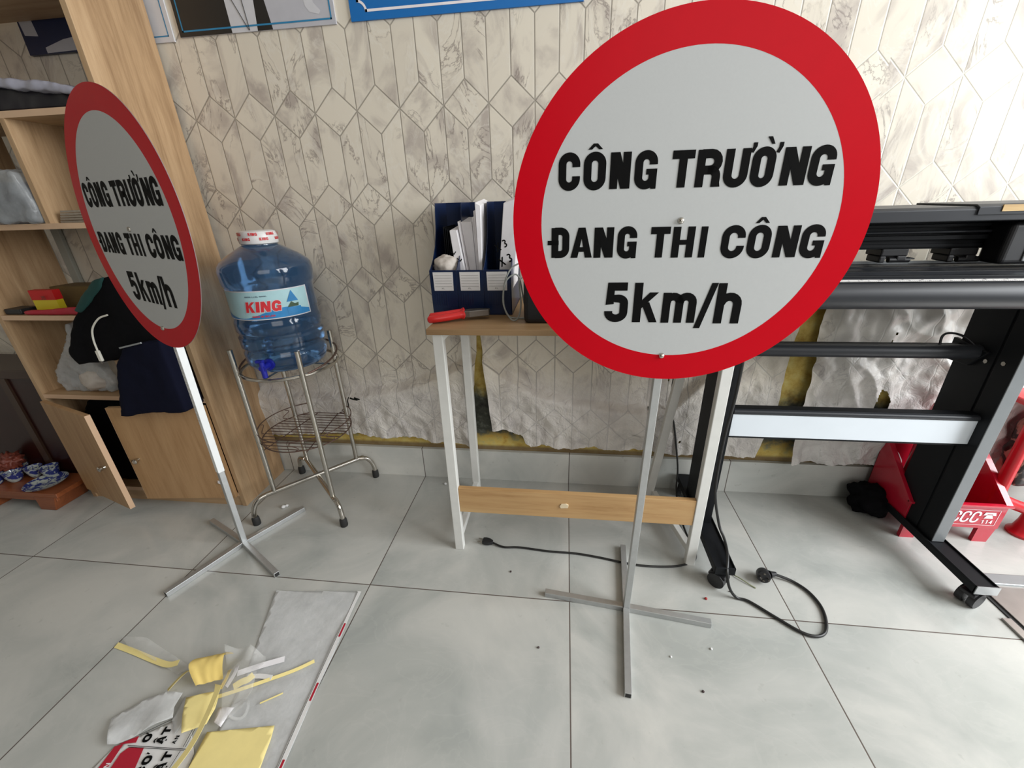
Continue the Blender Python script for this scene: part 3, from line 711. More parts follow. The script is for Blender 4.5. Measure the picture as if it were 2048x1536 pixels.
# crumpled plastic ball
def lump(name, c, r, mat, parent=None, seed=0, amp=.25, freq=2.2, sub=4, base=None, cut=None):
    bm = bmesh.new(); bmesh.ops.create_icosphere(bm, subdivisions=sub, radius=1)
    for v in bm.verts:
        p = v.co.copy(); k = 1+amp*noise.noise(p*freq+Vector((seed, seed*1.7, 0)))+amp*.4*noise.noise(p*freq*3+Vector((seed*2, 0, 5)))
        v.co = Vector((p.x*r[0]*k, p.y*r[1]*k, p.z*r[2]*k))
    if base is not None:
        for v in bm.verts:
            if v.co.z+c[2] < base: v.co.z = base-c[2]+.1*(v.co.z+c[2]-base)*0
    me = bpy.data.meshes.new(name); bm.to_mesh(me); bm.free()
    o = bpy.data.objects.new(name, me); COL.objects.link(o); me.materials.append(mat)
    me.polygons.foreach_set('use_smooth', [True]*len(me.polygons))
    if parent: o.parent = parent; o.location = Vector(c)-Vector(ORG[parent.name]); ORG[o.name] = ORG[parent.name]
    else: o.location = c; ORG[o.name] = tuple(c)
    return o
tag(lump('plastic_ball', (.229,-.208,FZ+.130), (.036,.032,.031), M['bagwhite'], seed=3, amp=.2), 'crumpled ball of whitish plastic in the left rack section', 'plastic scrap')
# pliers
pl = thing('pliers', 'pliers with bright red handles lying on the desk front edge', 'pliers', (.27,-.335,.757))
for dy, dz in ((-.011, .0), (.006, .004)):
    pts = smooth_path([(.204,-.338+dy,.768+dz), (.225,-.336+dy,.770+dz), (.255,-.325+dy,.772+dz), (.283,-.312+dy*.8,.774+dz), (.296,-.306+dy*.5,.774+dz)], 5)
    rr = [(.0100 if 0 < i < len(pts)-3 else .008) for i in range(len(pts))]; rr[0] = .006; rr[-4] = .012; rr[-3] = .0135; rr[-2] = .012; rr[-1] = .008
    MB().tube(pts, rr, 12).build('handle', M['redgrip'], pl, smooth=True)
MB().prism([(.294,-.3195),(.312,-.318),(.330,-.308),(.362,-.296),(.362,-.279),(.330,-.281),(.306,-.288),(.294,-.296)], lambda a, b, h: (a, b, h), .766, .784).build('jaw', M['steel'], pl, bevel=.002)
MB().cyl((.309,-.305,.767), (.309,-.305,.782), .006, 16).build('pivot', M['steel'], pl)
# black power box with grey cable
bb = thing('power_adapter', 'black rounded power box beside the blue file rack, mostly behind the big sign', 'power box', (.54,-.30,.757))
MB().box(.462, .60, -.345, -.22, .7575, .875).build('body', M['blackm'], bb, bevel=.012, seg=4)
cb = MB().tube(smooth_path([(.46,-.30,.80), (.445,-.285,.868), (.425,-.29,.872), (.408,-.30,.85), (.405,-.31,.80), (.425,-.315,.7615), (.443,-.318,.765), (.452,-.31,.80), (.448,-.30,.86), (.462,-.27,.868)], 8), .0022, 8)
tag(cb.build('grey_cable', M['greycable'], smooth=True), 'loop of thin grey cable hanging beside the blue file rack', 'cable')
cb = MB().tube(smooth_path([(.455,-.262,.905), (.425,-.268,.89), (.408,-.275,.86), (.401,-.28,.82), (.404,-.285,.785), (.42,-.29,.7605), (.47,-.30,.7605)], 8), .0022, 8)
tag(cb.build('grey_cable', M['greycable'], smooth=True), 'outer larger loop of grey cable in front of the rack corner', 'cable')

# ------------------------------------------------------------------ bottle and stand
BC = (-.360,-.174)
st = thing('bottle_stand', 'chrome wire stand on crossed curved feet holding the blue water bottle', 'stand', (BC[0], BC[1], 0))
posts = [(-.474,-.285), (-.265,-.061), (-.245,-.288), (-.474,-.075)]
feet = [(-.531,-.343), (-.212,-.030), (-.204,-.322), (-.548,-.030)]
for (px, py) in posts:
    MB().cyl((px,py,.104), (px,py,.652), .0082, 14).build('post', M['chrome'], st, smooth=True)
for i, j in ((0, 1), (3, 2)):
    A, B, C_, D = Vector((*feet[i],0)), Vector((*posts[i],0)), Vector((*posts[j],0)), Vector((*feet[j],0))
    zt = .104 if i == 0 else .096
    def foot(F, Pp):
        d = (F-Pp); return [F+Vector((0,0,.018)), F+Vector((0,0,.045)), F-d*.12+Vector((0,0,.075)), F-d*.38+Vector((0,0,zt-.006)), F-d*.75+Vector((0,0,zt))]
    pts = foot(A, B)+[Vector((B.x,B.y,zt)), Vector((C_.x,C_.y,zt))]+list(reversed(foot(D, C_)))
    MB().tube(smooth_path(pts, 5), .0088, 14).build('foot_bar', M['chrome'], st, smooth=True)
    for F in (A, D):
        MB().lathe([(.0125,0),(.0135,.006),(.0125,.028),(.010,.034)], (F.x, F.y), 20).build('rubber_foot', M['rubber'], st, smooth=True)
ringp = lambda r, z, c=BC: [(c[0]+r*math.cos(2*PI*k/48), c[1]+r*math.sin(2*PI*k/48), z) for k in range(48)]
MB().tube(ringp(.150, .566), .0055, 10, True).build('support_ring', M['chrome'], st, smooth=True)
MB().tube([(BC[0]+.153*math.cos(math.radians(q)), BC[1]+.153*math.sin(math.radians(q)), .570+.040*math.sin(math.radians((q+38)/256*180))) for q in range(-38, 219, 8)], .0032, 8).build('upper_ring', M['wire'], st, smooth=True)
MB().bar((BC[0]-.148,BC[1],.566), (BC[0]+.148,BC[1],.566), .012, .006).bar((BC[0],BC[1]-.148,.563), (BC[0],BC[1]+.148,.563), .012, .006).build('cross_bar', M['chrome'], st)
tr = MB()
tr.tube(ringp(.150, .305), .0022, 6, True)
for k in range(-7, 8):
    y = k*.019; hw = math.sqrt(max(0, .15**2-y*y)); tr.tube([(BC[0]-hw,BC[1]+y,.305), (BC[0]+hw,BC[1]+y,.305)], .0016, 6)
for x in (-.06, .06):
    hw = math.sqrt(.15**2-x*x); tr.tube([(BC[0]+x*1.3,BC[1]-hw,.302), (BC[0]+x*.7,BC[1]+hw,.302)], .0018, 6)
tr.build('wire_tray', M['wire'], st, smooth=True)
cr = MB().tube(ringp(.156, .345), .002, 6, True)
for k in range(8):
    a = 2*PI*(k+.35)/8; q = [(BC[0]+.153*math.cos(a+.09*math.sin(t*2*PI)), BC[1]+.153*math.sin(a+.09*math.sin(t*2*PI)), .307+.036*t) for t in [i/10 for i in range(11)]]
    cr.tube(q, .0014, 6)
cr.build('tray_rim', M['wire'], st, smooth=True)

bt = thing('water_bottle', 'large blue water bottle with white cap and picture label on the chrome stand', 'water bottle', (BC[0], BC[1], .57))
z0 = .5725
prof = [(.01,0),(.10,0),(.118,.006),(.128,.018),(.133,.034),(.134,.06),(.129,.068),(.129,.074),(.136,.082),(.137,.112),(.131,.119),(.131,.126),(.137,.134),(.138,.160),(.135,.168),(.1335,.175),(.1335,.265),(.136,.272),(.141,.280),(.1425,.318),(.139,.332),(.128,.345),(.105,.361),(.082,.374),(.060,.384),(.050,.389),(.048,.398),(.01,.398)]
prof = [(r*(.925 if r > .06 else .98), z0+z*.985) for r, z in prof]
MB().lathe(prof, BC, 72).build('bottle_body', M['bottle'], bt, smooth=True)
cap = [(.01,.391),(.050,.391),(.0545,.394),(.0555,.402),(.0545,.420),(.050,.4275),(.044,.430),(.01,.431)]
cp = MB().lathe([(r*.97, z0+z*.985) for r, z in cap], BC, 48).build('cap', M['capwhite'], bt, smooth=True)
def cylf(r): return lambda a, z, h: (BC[0]+(r+h)*math.cos(a), BC[1]+(r+h)*math.sin(a), z)
def cyl_patch(mb, a0, a1, za, zb, r, n=40):
    vs = [(BC[0]+r*math.cos(lerp(a0,a1,i/n)), BC[1]+r*math.sin(lerp(a0,a1,i/n)), z) for z in (za, zb) for i in range(n+1)]
    return mb.add(vs, [(i, i+1, i+n+2, i+n+1) for i in range(n)])
dg = math.radians
lz0, lz1, LR = z0+.178, z0+.264, .1335*.925+.0014
lbl = cyl_patch(MB(), dg(-175), dg(-5), lz0, lz1, LR).build('label', M['photo_white'], bt, smooth=True)
cyl_patch(MB(), dg(-175), dg(-7), lz0+.003, lz1-.003, LR+.0004).build('label_sky', M['lblue'], lbl, smooth=True)
wv = MB(); n = 40; vs = []
for i in range(n+1):
    a = lerp(dg(-160), dg(-7), i/n); top = lz0+.014+.012*math.sin(i*.22+1.2)+.008*(i/n)
    for z in (lz0+.003, top): vs.append((BC[0]+(LR+.0008)*math.cos(a), BC[1]+(LR+.0008)*math.sin(a), z))
wv.add(vs, [(2*i, 2*i+2, 2*i+3, 2*i+1) for i in range(n)]).build('label_waves', M['mblue'], lbl, smooth=True)
cf = lambda u, v, h: (BC[0]+(LR+.0012+h)*math.cos(dg(-93)+u/LR), BC[1]+(LR+.0012+h)*math.sin(dg(-93)+u/LR), v)
kg = MB(); uu = -.0015
for ch, w in (('K',.026),('I',.010),('N',.026),('G',.025)):
    put_glyph(kg, ch, uu, uu+w, lz0+.024, lz0+.055, .0085, lambda a, b, h: cf(a+(b-lz0)*.18, b, h), .0010); uu += w+.003
kw = MB(); uu = -.0015
for ch, w in (('K',.026),('I',.010),('N',.026),('G',.025)):
    put_glyph(kw, ch, uu-.0015, uu+w+.0015, lz0+.0225, lz0+.0565, .0115, lambda a, b, h: cf(a+(b-lz0)*.18, b, h), .0006); uu += w+.003
kw.build('name_outline', M['photo_white'], lbl, recalc=False)
kg.build('name_print', M['kingred'], lbl, recalc=False)
ms = MB(); ms.add([cf(.118, lz0+.046, .001), cf(.152, lz0+.046, .001), cf(.136, lz0+.079, .001)], [(0,1,2)]).build('mountain_print', M['mblue'], lbl, recalc=False)
gs = MB(); gs.add([cf(a, b, .001) for a, b in ((.118,lz0+.030),(.150,lz0+.030),(.152,lz0+.040),(.140,lz0+.038),(.131,lz0+.046),(.124,lz0+.038))], [tuple(range(6))]).build('island_print', M['dgreen'], lbl, recalc=False)
cyl_patch(MB(), dg(-93)+.116/LR, dg(-93)+.157/LR, lz0+.008, lz0+.029, LR+.0016, 12).build('lake_print', M['mblue'], lbl)
sm = MB(); text(sm, 'NNNN LLNL NINNL', .010, lz0+.068, .0035, .0035, .0008, cf, .3, .0006); sm.build('small_print', M['bluenavy'], lbl, recalc=False)
s2 = MB(); text(s2, 'NNEN IN NKLEN', .018, lz0+.0085, .0055, .0045, .0012, cf, .2, .0012); s2.build('strap_line_print', M['kingred'], lbl, recalc=False)
kc = MB(); cz = z0+.394
for row, (zz, offs) in enumerate(((cz+.003, 0), (cz+.017, .4))):
    for k in range(7):
        a0 = offs+k*.9
        ff = lambda u, v, h: (BC[0]+(.0545+h)*math.cos(a0+u/.054), BC[1]+(.0545+h)*math.sin(a0+u/.054), v)
        text(kc, 'KING', 0, zz, .008, .006, .0022, ff, .2, .0004)
kc.build('cap_print', M['kingred'], cp, recalc=False)
ta = dg(-82); tx_, ty_ = math.cos(ta), math.sin(ta)
tp = lambda r, z, s=0: (BC[0]+r*tx_-s*ty_, BC[1]+r*ty_+s*tx_, z)
tapm = MB().cyl(tp(.11, z0+.038), tp(.164, z0+.038), .010, 16).cyl(tp(.118, z0+.038), tp(.130, z0+.038), .018, 20)
tapm.cyl(tp(.158, z0+.008), tp(.158, z0+.058), .0080, 16).box(*sorted((tp(.158,0)[0]-.016, tp(.158,0)[0]+.006)), tp(.158,0)[1]-.006, tp(.158,0)[1]+.006, z0+.056, z0+.064)
part(tapm.build('tap', M['tapblue'], bt, smooth=True), 'dark blue plastic tap')

def blob(name, poly, y0, y1, mat, label=None, cat=None, voxel=.009, amp=.012, scale=.06, sm=6, parent=None, grp=None):
    mb = MB().prism(poly, lambda a, b, h: (a, h, b), y0, y1)
    cx = sum(p[0] for p in poly)/len(poly); zmin = min(p[1] for p in poly)
    o = mb.build(name, mat, parent, loc=None if parent else (cx, (y0+y1)/2, zmin))
    r = o.modifiers.new('remesh', 'REMESH'); r.mode = 'VOXEL'; r.voxel_size = voxel; r.use_smooth_shade = True
    s = o.modifiers.new('smooth', 'SMOOTH'); s.iterations = sm; s.factor = .7
    t = bpy.data.textures.new(name+'_folds', 'CLOUDS'); t.noise_scale = scale; t.noise_depth = 2
    d = o.modifiers.new('folds', 'DISPLACE'); d.texture = t; d.strength = amp; d.mid_level = .55
    if label: tag(o, label, cat, grp)
    return o
# ------------------------------------------------------------------ shelf unit
su = thing('shelf_unit', 'tall light oak shelf unit with two open cupboard doors at the left', 'shelf unit', (-.98,-.13,0))
XL, XR, YF = -1.325, -.640, -.255
HT = 1.95
MB().box(XR-.017, XR, YF, -.020, 0, HT).build('side_panel', M['oak'], su, bevel=.0008)
MB().box(XL, XL+.017, YF, -.020, 0, HT).build('side_panel', M['oak'], su, bevel=.0008)
for z in (.046, .446, .737, 1.017, 1.300, 1.586):
    x0, x1 = (XL+.017, XR-.017)
    sh = MB().box(x0, x1, YF+.001, -.022, z, z+.016).build('shelf_board', M['oakx'], su)
    MB().box(x0, x1, YF, YF+.001, z, z+.016).build('shelf_edging', M['edge'], sh)
MB().box(-.972, -.956, YF, -.022, 1.033, 1.300).build('divider', M['oak'], su)
MB().box(-.972, -.956, YF+.02, -.022, .462, .737).build('divider', M['oak'], su)
MB().box(XL+.017, XR-.017, YF+.004, YF+.020, 0, .046).build('plinth', M['oakx'], su)
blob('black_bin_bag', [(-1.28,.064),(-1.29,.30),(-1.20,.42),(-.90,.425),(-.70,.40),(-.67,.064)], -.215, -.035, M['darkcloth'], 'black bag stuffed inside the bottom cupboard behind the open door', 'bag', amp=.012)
MB().box(XL+.017, XR-.017, -.024, -.021, .062, .446).build('back_panel', M['oakdoor'], su)
def door(hx, hy, ang, wdt, sgn, z0_=.052, z1_=.440):
    d = Vector((math.cos(ang)*sgn, math.sin(ang), 0)); nrm = Vector((d.y, -d.x, 0))
    if nrm.y > 0: nrm = -nrm
    h = Vector((hx, hy, 0)); mb = MB(); th = .016
    p = [h, h+d*wdt, h+d*wdt-nrm*th*-1, h-nrm*th*-1]
    vs = [(q.x, q.y, z) for z in (z0_, z1_) for q in p]
    o = mb.add(vs, [(3,2,1,0),(4,5,6,7),(0,1,5,4),(1,2,6,5),(2,3,7,6),(3,0,4,7)]).build('door', M['oakdoor'], su, bevel=.0008)
    e = h+d*wdt; vs = []
    MB().add([(q.x+d.x*.0006, q.y+d.y*.0006, z) for z in (z0_, z1_) for q in (e, e+nrm*th)], [(0,1,3,2)]).build('door_edging', M['edge'], o)
    k = h+d*(wdt-.035)+nrm*th; kz = lerp(z0_, z1_, .46)
    q = lambda r, hh: None
    kb = MB(); a = Vector((k.x, k.y, kz))
    kb.tube([a, a+nrm*.006, a+nrm*.010, a+nrm*.018, a+nrm*.021], [.006,.005,.009,.010,.006], 16); kb.build('knob', M['chrome'], o, smooth=True)
    return o
door(XR-.019, YF-.001, math.radians(-5.5), .345, -1)
door(XL+.019, YF-.001, math.radians(-17.5), .315, 1)
for (x, z, pts) in ((-.700,.125,[(0,0),(.018,-.008),(.022,.002),(.004,.012)]), (-.690,.075,[(0,0),(.016,.042),(.019,.012),(.010,-.002)])):
    tag(MB().prism(pts, lambda a, b, h: (x+a, h, z+b), YF-.0225-.004, YF-.0225-.003).build('tape_scrap', M['paper']), 'torn white tape scrap at the lower right of the cupboard door, %s one' % ('upper' if z > .1 else 'lower'), 'tape')

# things on the shelves
blob('folded_jacket', [(-.79,.885),(-.70,.90),(-.655,.86),(-.655,.70),(-.66,.64),(-.86,.62),(-1.02,.60),(-1.035,.65),(-1.0,.70),(-.965,.745),(-.90,.815)], -.315, -.10, M['darkcloth'], 'black jacket draped over the middle shelf edge', 'jacket', amp=.014)
blob('dark_green_cloth', [(-.930,.785),(-.88,.83),(-.82,.875),(-.78,.885),(-.80,.85),(-.87,.80),(-.91,.775)], -.322, -.305, M['greencloth'], 'dark green shiny cloth on top of the black jacket', 'cloth', voxel=.006, amp=.006)
blob('navy_trousers', [(-.922,.418),(-.86,.428),(-.80,.442),(-.70,.440),(-.655,.450),(-.655,.70),(-.80,.675),(-.845,.62),(-.892,.50)], -.335, -.255, M['navycloth'], 'dark navy trousers hanging down over the cupboard doors', 'trousers', amp=.010)
cb = MB().tube(smooth_path([(-.800,-.330,.775), (-.83,-.335,.765), (-.862,-.338,.735), (-.874,-.340,.70), (-.876,-.341,.665)], 6), .0026, 8)
o = tag(cb.build('charging_cable', M['whitecable'], smooth=True), 'short white charging cable hanging over the black jacket', 'cable')
ORG[o.name] = (0,0,0)
MB().box(-.882, -.870, -.346, -.338, .630, .665).build('plug', M['whitecable'], o, bevel=.002)
MB().box(-.8790, -.8730, -.344, -.340, .622, .632).build('plug_tip', M['steel'], o)
tag(MB().bar((-.80,-.336,.672), (-.715,-.336,.690), .004, .005).build('zip_pull', M['greyal'], bevel=.001), 'thin grey bar lying across the navy trousers', 'zip')
bg = blob('plastic_bag', [(-1.250,.464),(-1.27,.50),(-1.245,.55),(-1.19,.61),(-1.145,.66),(-1.118,.722),(-1.100,.715),(-1.108,.65),(-1.085,.59),(-1.050,.545),(-1.030,.50),(-1.04,.464)], -.225, -.125, M['smoke'], 'knotted clear plastic bag standing on the lower shelf', 'plastic bag', voxel=.007, amp=.014, scale=.028, sm=2)
tag(lump('bag_bundle', (-1.112,-.192,.506), (.066,.050,.044), M['bagwhite'], seed=5, amp=.18, base=.464), 'cream bundle seen through the knotted clear plastic bag', 'bundle')
tag(MB().box(-1.05, -.985, -.20, -.05, .462, .60).build('paper_box', M['papergoods'], bevel=.002), 'dull grey-green carton behind the knotted bag on the lower shelf', 'box')
rb = thing('small_carton', 'small red and yellow carton on the middle shelf', 'box', (-1.155,-.20,.753))
MB().box(-1.198, -1.112, -.222, -.200, .7535, .803, rot=.05).build('carton_body', M['yellowbox'], rb)
MB().box(-1.1985, -1.1115, -.223, -.199, .798, .830, rot=.05).build('carton_top', M['redbox'], rb)
tx = MB(); text(tx, '35', -1.16, .800, .012, .009, .002, lambda a, b, h: (a, -.2262-h, b)); tx.build('carton_print', M['goldprint'], rb, recalc=False)
tag(MB().box(-1.245, -1.06, -.13, -.04, .7535, .825).build('brown_carton', M['brownbox'], bevel=.002), 'brown carton behind the red and yellow carton', 'box')
tag(MB().box(-1.05, -.93, -.17, -.05, .7535, .815).build('brown_carton', M['brownbox'], bevel=.002), 'brown carton right of the red and yellow carton', 'box')
blob('red_pouch', [(-1.22,.754),(-1.22,.768),(-1.12,.772),(-1.02,.782),(-.96,.776),(-.95,.754)], -.254, -.236, M['redprint'], 'flat dark red plastic pouch lying at the shelf front', 'pouch', voxel=.005, amp=.004)
tag(MB().box(-1.30, -1.235, -.245, -.19, .7535, .772).build('dark_case', M['blackm'], bevel=.003), 'small dark case at the left end of the middle shelf', 'case')
pk = MB()
for k in range(5): pk.box(-.945+.004*k, -.70+.003*k, -.235, -.06, 1.0335+k*.007, 1.039+k*.007, rot=.01*k)
tag(pk.build('paper_stack', M['papergoods']), 'stack of flat papers on the shelf inside the oak box', 'papers')
blob('white_bag', [(-1.30,1.034),(-1.30,1.16),(-1.20,1.185),(-1.06,1.182),(-.99,1.175),(-.978,1.10),(-.976,1.034)], -.275, -.05, M['smoke'], 'crumpled white plastic bag left of the oak divider', 'plastic bag', amp=.02, scale=.04)
tag(MB().box(-1.29, -1.00, -.20, -.04, 1.0335, 1.15).build('dark_box', M['bluenavy'], bevel=.003), 'dark box under the crumpled white bag', 'box')
blob('black_bag', [(-1.30,1.317),(-1.30,1.385),(-1.10,1.385),(-.90,1.372),(-.76,1.355),(-.66,1.335),(-.66,1.317)], -.24, -.06, M['blackbag'], 'black plastic bag filling the upper shelf', 'plastic bag', amp=.012)
blob('silver_pouch', [(-1.30,1.375),(-1.30,1.400),(-1.10,1.402),(-.93,1.392),(-.78,1.375),(-.67,1.352),(-.66,1.332),(-.80,1.352),(-1.0,1.375)], -.262, -.09, M['greybag'], 'shiny grey plastic pouch lying over the black bag', 'pouch', amp=.012, voxel=.006, scale=.04)
tag(MB().cyl((-.935,-.27,1.3175), (-.935,-.27,1.365), .022, 20).build('tape_roll', M['yellowbox'], smooth=True), 'dull yellow roll at the left on the upper shelf', 'roll') if 0 else None
tag(MB().box(-1.335+.018+.03, -1.285+.03, -.018, -.0035, .62, 1.25).build('cable_duct', M['greyduct'], bevel=.002), 'pale grey vertical cable duct on the wall behind the shelf unit', 'duct')

# ------------------------------------------------------------------ wall pictures
def panel(name, x0, x1, z0, z1, mat, label, cat, lift=.006):
    o = MB().box(x0, x1, -lift, -.0012, z0, z1)
    return tag(o.build(name, mat, loc=(x0, 0, z0)), label, cat)
fw = lambda y: (lambda a, b, h: (a, y-h, b))
def flat(mb, poly, y): return mb.add([(a, y, b) for a, b in poly], [tuple(range(len(poly)))])
def frame_line(mb, x0, x1, z0, z1, w, y):
    for a in ((x0, x1, z0, z0+w), (x0, x1, z1-w, z1), (x0, x0+w, z0, z1), (x1-w, x1, z0, z1)): flat(mb, [(a[0],a[2]),(a[1],a[2]),(a[1],a[3]),(a[0],a[3])], y)
    return mb
p1 = panel('wall_picture', -.567, -.082, 1.521, 1.86, M['photo_light'], 'black and white photo panel with blue line border high on the wall', 'picture')
q = MB(); flat(q, [(-.567,1.521),(-.400,1.521),(-.412,1.86),(-.567,1.86)], -.0064); flat(q, [(-.320,1.521),(-.273,1.521),(-.285,1.60),(-.30,1.86),(-.335,1.86),(-.314,1.60)], -.0064)
q.bar((-.392,-.0064,1.62), (-.346,-.0064,1.524), .0008, .003, up=(0,1,0)); q.bar((-.352,-.0064,1.62), (-.344,-.0064,1.524), .0008, .003, up=(0,1,0))
q.build('dark_print', M['photo_dark'], p1)
q = MB(); flat(q, [(-.400,1.521),(-.320,1.521),(-.314,1.60),(-.335,1.86),(-.412,1.86)], -.0062); flat(q, [(-.165,1.565),(-.155,1.552),(-.128,1.546),(-.122,1.553),(-.140,1.572),(-.145,1.62),(-.172,1.62)], -.0064)
q.build('pale_print', M['photo_white'], p1)
frame_line(MB(), -.556, -.092, 1.532, 1.85, .004, -.0068).build('blue_line', M['teal'], p1)
p2 = panel('wall_picture', -.037, .60, 1.523, 1.95, M['blue'], 'bright blue panel with white inner line, right of the photo panel', 'panel')
q = MB(); nn = .020
o_ = [(-.015,1.541+nn+.004),(-.015,1.92),(.58,1.92),(.58,1.541)]
frame = [(-.015+.022,1.541),(.58,1.541),(.58,1.547),(-.015+.022,1.547)]
flat(q, frame, -.0066); flat(q, [(-.015,1.563),(-.009,1.563),(-.009,1.92),(-.015,1.92)], -.0066); flat(q, [(.574,1.541),(.58,1.541),(.58,1.92),(.574,1.92)], -.0066)
ac = arc(-.015, 1.541, .022, .022, 90, 0, 8); ai = arc(-.015, 1.541, .028, .028, 90, 0, 8)
q.add([(a, -.0066, b) for a, b in ac+ai], [(i, i+1, i+10, i+9) for i in range(8)])
q.build('white_line', M['whiteprint'], p2)
p3 = panel('wall_picture', -1.00, -.590, 1.513, 1.90, M['photo_white'], 'white panel with thin blue border, half hidden by the shelf unit', 'panel')
frame_line(MB(), -.985, -.603, 1.526, 1.88, .003, -.0066).build('blue_line', M['teal'], p3)
p4 = panel('wall_picture', -1.085, -.885, 1.508, 1.60, M['bluenavy'], 'small dark blue picture on the wall seen through the upper shelf', 'picture', .012)
q = MB(); flat(q, [(-1.075,1.556),(-1.03,1.552),(-1.035,1.596),(-1.08,1.596)], -.0124); flat(q, [(-1.02,1.510),(-.90,1.512),(-.90,1.545),(-.95,1.540),(-1.02,1.524)], -.0124)
q.build('pale_print', M['photo_light'], p4)

# ------------------------------------------------------------------ plotter
pt = thing('vinyl_cutter', 'black vinyl cutting plotter on a wheeled stand at the right', 'plotter', (1.37,-.26,0))
def caster(x, y, ang):
    d = Vector((math.cos(ang), math.sin(ang), 0)); s = Vector((-d.y, d.x, 0)); c = Vector((x, y, .024))
    hs = MB().prism([(-.022,.040),(.020,.040),(.026,.028),(.020,.012),(-.004,.020),(-.024,.030)], lambda a, b, h: c+d*a+s*h+Vector((0,0,b-.024+.008)), -.017, .017).cyl((x,y,.045), (x,y,.060), .010, 14)
    ho = hs.build('caster', M['blackm'], pt, bevel=.003)
    for k in (-.013, .013):
        MB().cyl(c+s*(k-.008), c+s*(k+.008), .0238, 24).build('wheel', M['blackm'], ho, smooth=True)
for xc, lab in ((1.0375, 'l'), (1.694, 'r')):
    fo = MB().box(xc-.0275, xc+.0275, -.476, -.024, .060, .080).box(xc-.0275, xc-.0245, -.476, -.024, .080, .085).box(xc+.0245, xc+.0275, -.476, -.024, .080, .085).box(xc-.0275, xc+.0275, -.4765, -.472, .060, .085)
    fo.build('foot_beam', M['black'], pt, bevel=.0008)
    if lab == 'r': MB().box(xc-.027, xc+.028, -.4785, -.4766, .059, .086).build('end_cap', M['greyal'], pt)
    caster(xc-.003, -.452, 2.4 if lab == 'l' else .4); caster(xc-.003, -.050, 1.2)
    yf = -.287 if lab == 'l' else -.310; yb = yf+.165
    cm = MB().box(xc-.014, xc+.016, yf, yb, .081, .835)
    cm.box(xc-.017, xc-.014, yf, yf+.050, .081, .835).box(xc-.017, xc-.014, yf+.058, yb, .081, .835)
    col_ = cm.build('column', M['black'], pt, bevel=.001)
    if lab == 'r': MB().box(xc-.016, xc+.0165, yf-.0025, yf, .082, .80).build('front_strip', M['strip'], col_, bevel=.001)
    for k in range(3):
        a = (xc-.017, yf+.030+k*.045, .640-k*.010)
        MB().cyl(a, (a[0]-.003, a[1], a[2]), .006, 6).build('screw', M['chrome'], col_)
XA, XB = 1.055, 1.680
MB().cyl((XA-.01,-.205,.646), (XB-.005,-.205,.646), .0195, 28).build('media_roller', M['charcoal'], pt, smooth=True)
MB().cyl((XA-.01,-.155,.640), (XB-.005,-.155,.640), .014, 24).build('rear_roller', M['black'], pt, smooth=True)
MB().prism([(-.24,.655),(-.13,.665),(-.13,.60),(-.20,.605)], lambda a, b, h: (h, a, b), XB-.012, XB-.001).build('roller_bracket', M['black'], pt, bevel=.002)
MB().tube(smooth_path([(XB-.005,-.20,.655), (XB-.035,-.185,.682), (XB-.070,-.185,.692), (XB-.092,-.19,.686), (XB-.095,-.195,.660)], 6), .003, 8).build('bracket_clip', M['blackm'], pt, smooth=True)
cbm = MB().box(XA, XB-.001, -.282, -.255, .398, .494).build('cross_beam', M['black'], pt, bevel=.002)
MB().box(XA, XB-.002, -.2835, -.2825, .405, .476).build('white_strip', M['whitep'], cbm)
MB().cyl((XA, -.280, .484), (XB-.002, -.280, .484), .008, 16).build('beam_ridge', M['charcoal'], cbm, smooth=True)
# machine body
XE = 1.98; XS = 1.00
body = [(-.405,.868),(-.418,.864),(-.428,.853),(-.430,.838),(-.424,.822),(-.410,.812),(-.395,.808),(-.30,.815),(-.16,.830),(-.15,.876),(-.20,.880),(-.30,.877),(-.385,.869)]
MB().prism(body, lambda a, b, h: (h, a, b), XS, XE).build('platen_body', M['charcoal'], pt, smooth=True)
rid = MB()
for k in range(3): rid.box(XS+.002, XE-.002, -.365+k*.050, -.353+k*.050, .868+k*.0016, .8757+k*.0022)
rid.build('platen_ridges', M['black'], pt, bevel=.001)
rl = MB().add([(XS,-.406,.8702),(XE,-.406,.8702),(XE,-.388,.8720),(XS,-.388,.8720)], [(0,1,2,3)])
rul = rl.build('ruler_strip', M['label'], pt, recalc=False)
tk = MB(); x = XS+.004; i = 0
while x < XE-.004:
    L_ = .008 if i % 5 == 0 else .0035
    tk.add([(x,-.4045,.8708),(x+.0012,-.4045,.8708),(x+.0012,-.4045+L_,.8708+L_*.1),(x,-.4045+L_,.8708+L_*.1)], [(0,1,2,3)]); x += .004; i += 1
i = 0; x = XS+.01
while x < XE-.03:
    fr_ = lambda a, b, h: (a, -.3985+b, .8716+b*.1+h)
    text(tk, str([1,2,3,4,5][i % 5]).replace('5','1'), x, .002, .0055, .005, .0011, fr_, .2, .0003); x += .040; i += 1
tk.build('ruler_marks', M['ink'], rul, recalc=False)
MB().prism([(-.405,.8705),(-.385,.872),(-.385,.8745),(-.404,.8728)], lambda a, b, h: (h, a, b), XS, XE).build('ruler_edge', M['greyal'], pt) if 0 else None
MB().box(XS, XE, -.205, -.200, .8775, .886).build('cutting_strip', M['greyal'], pt)
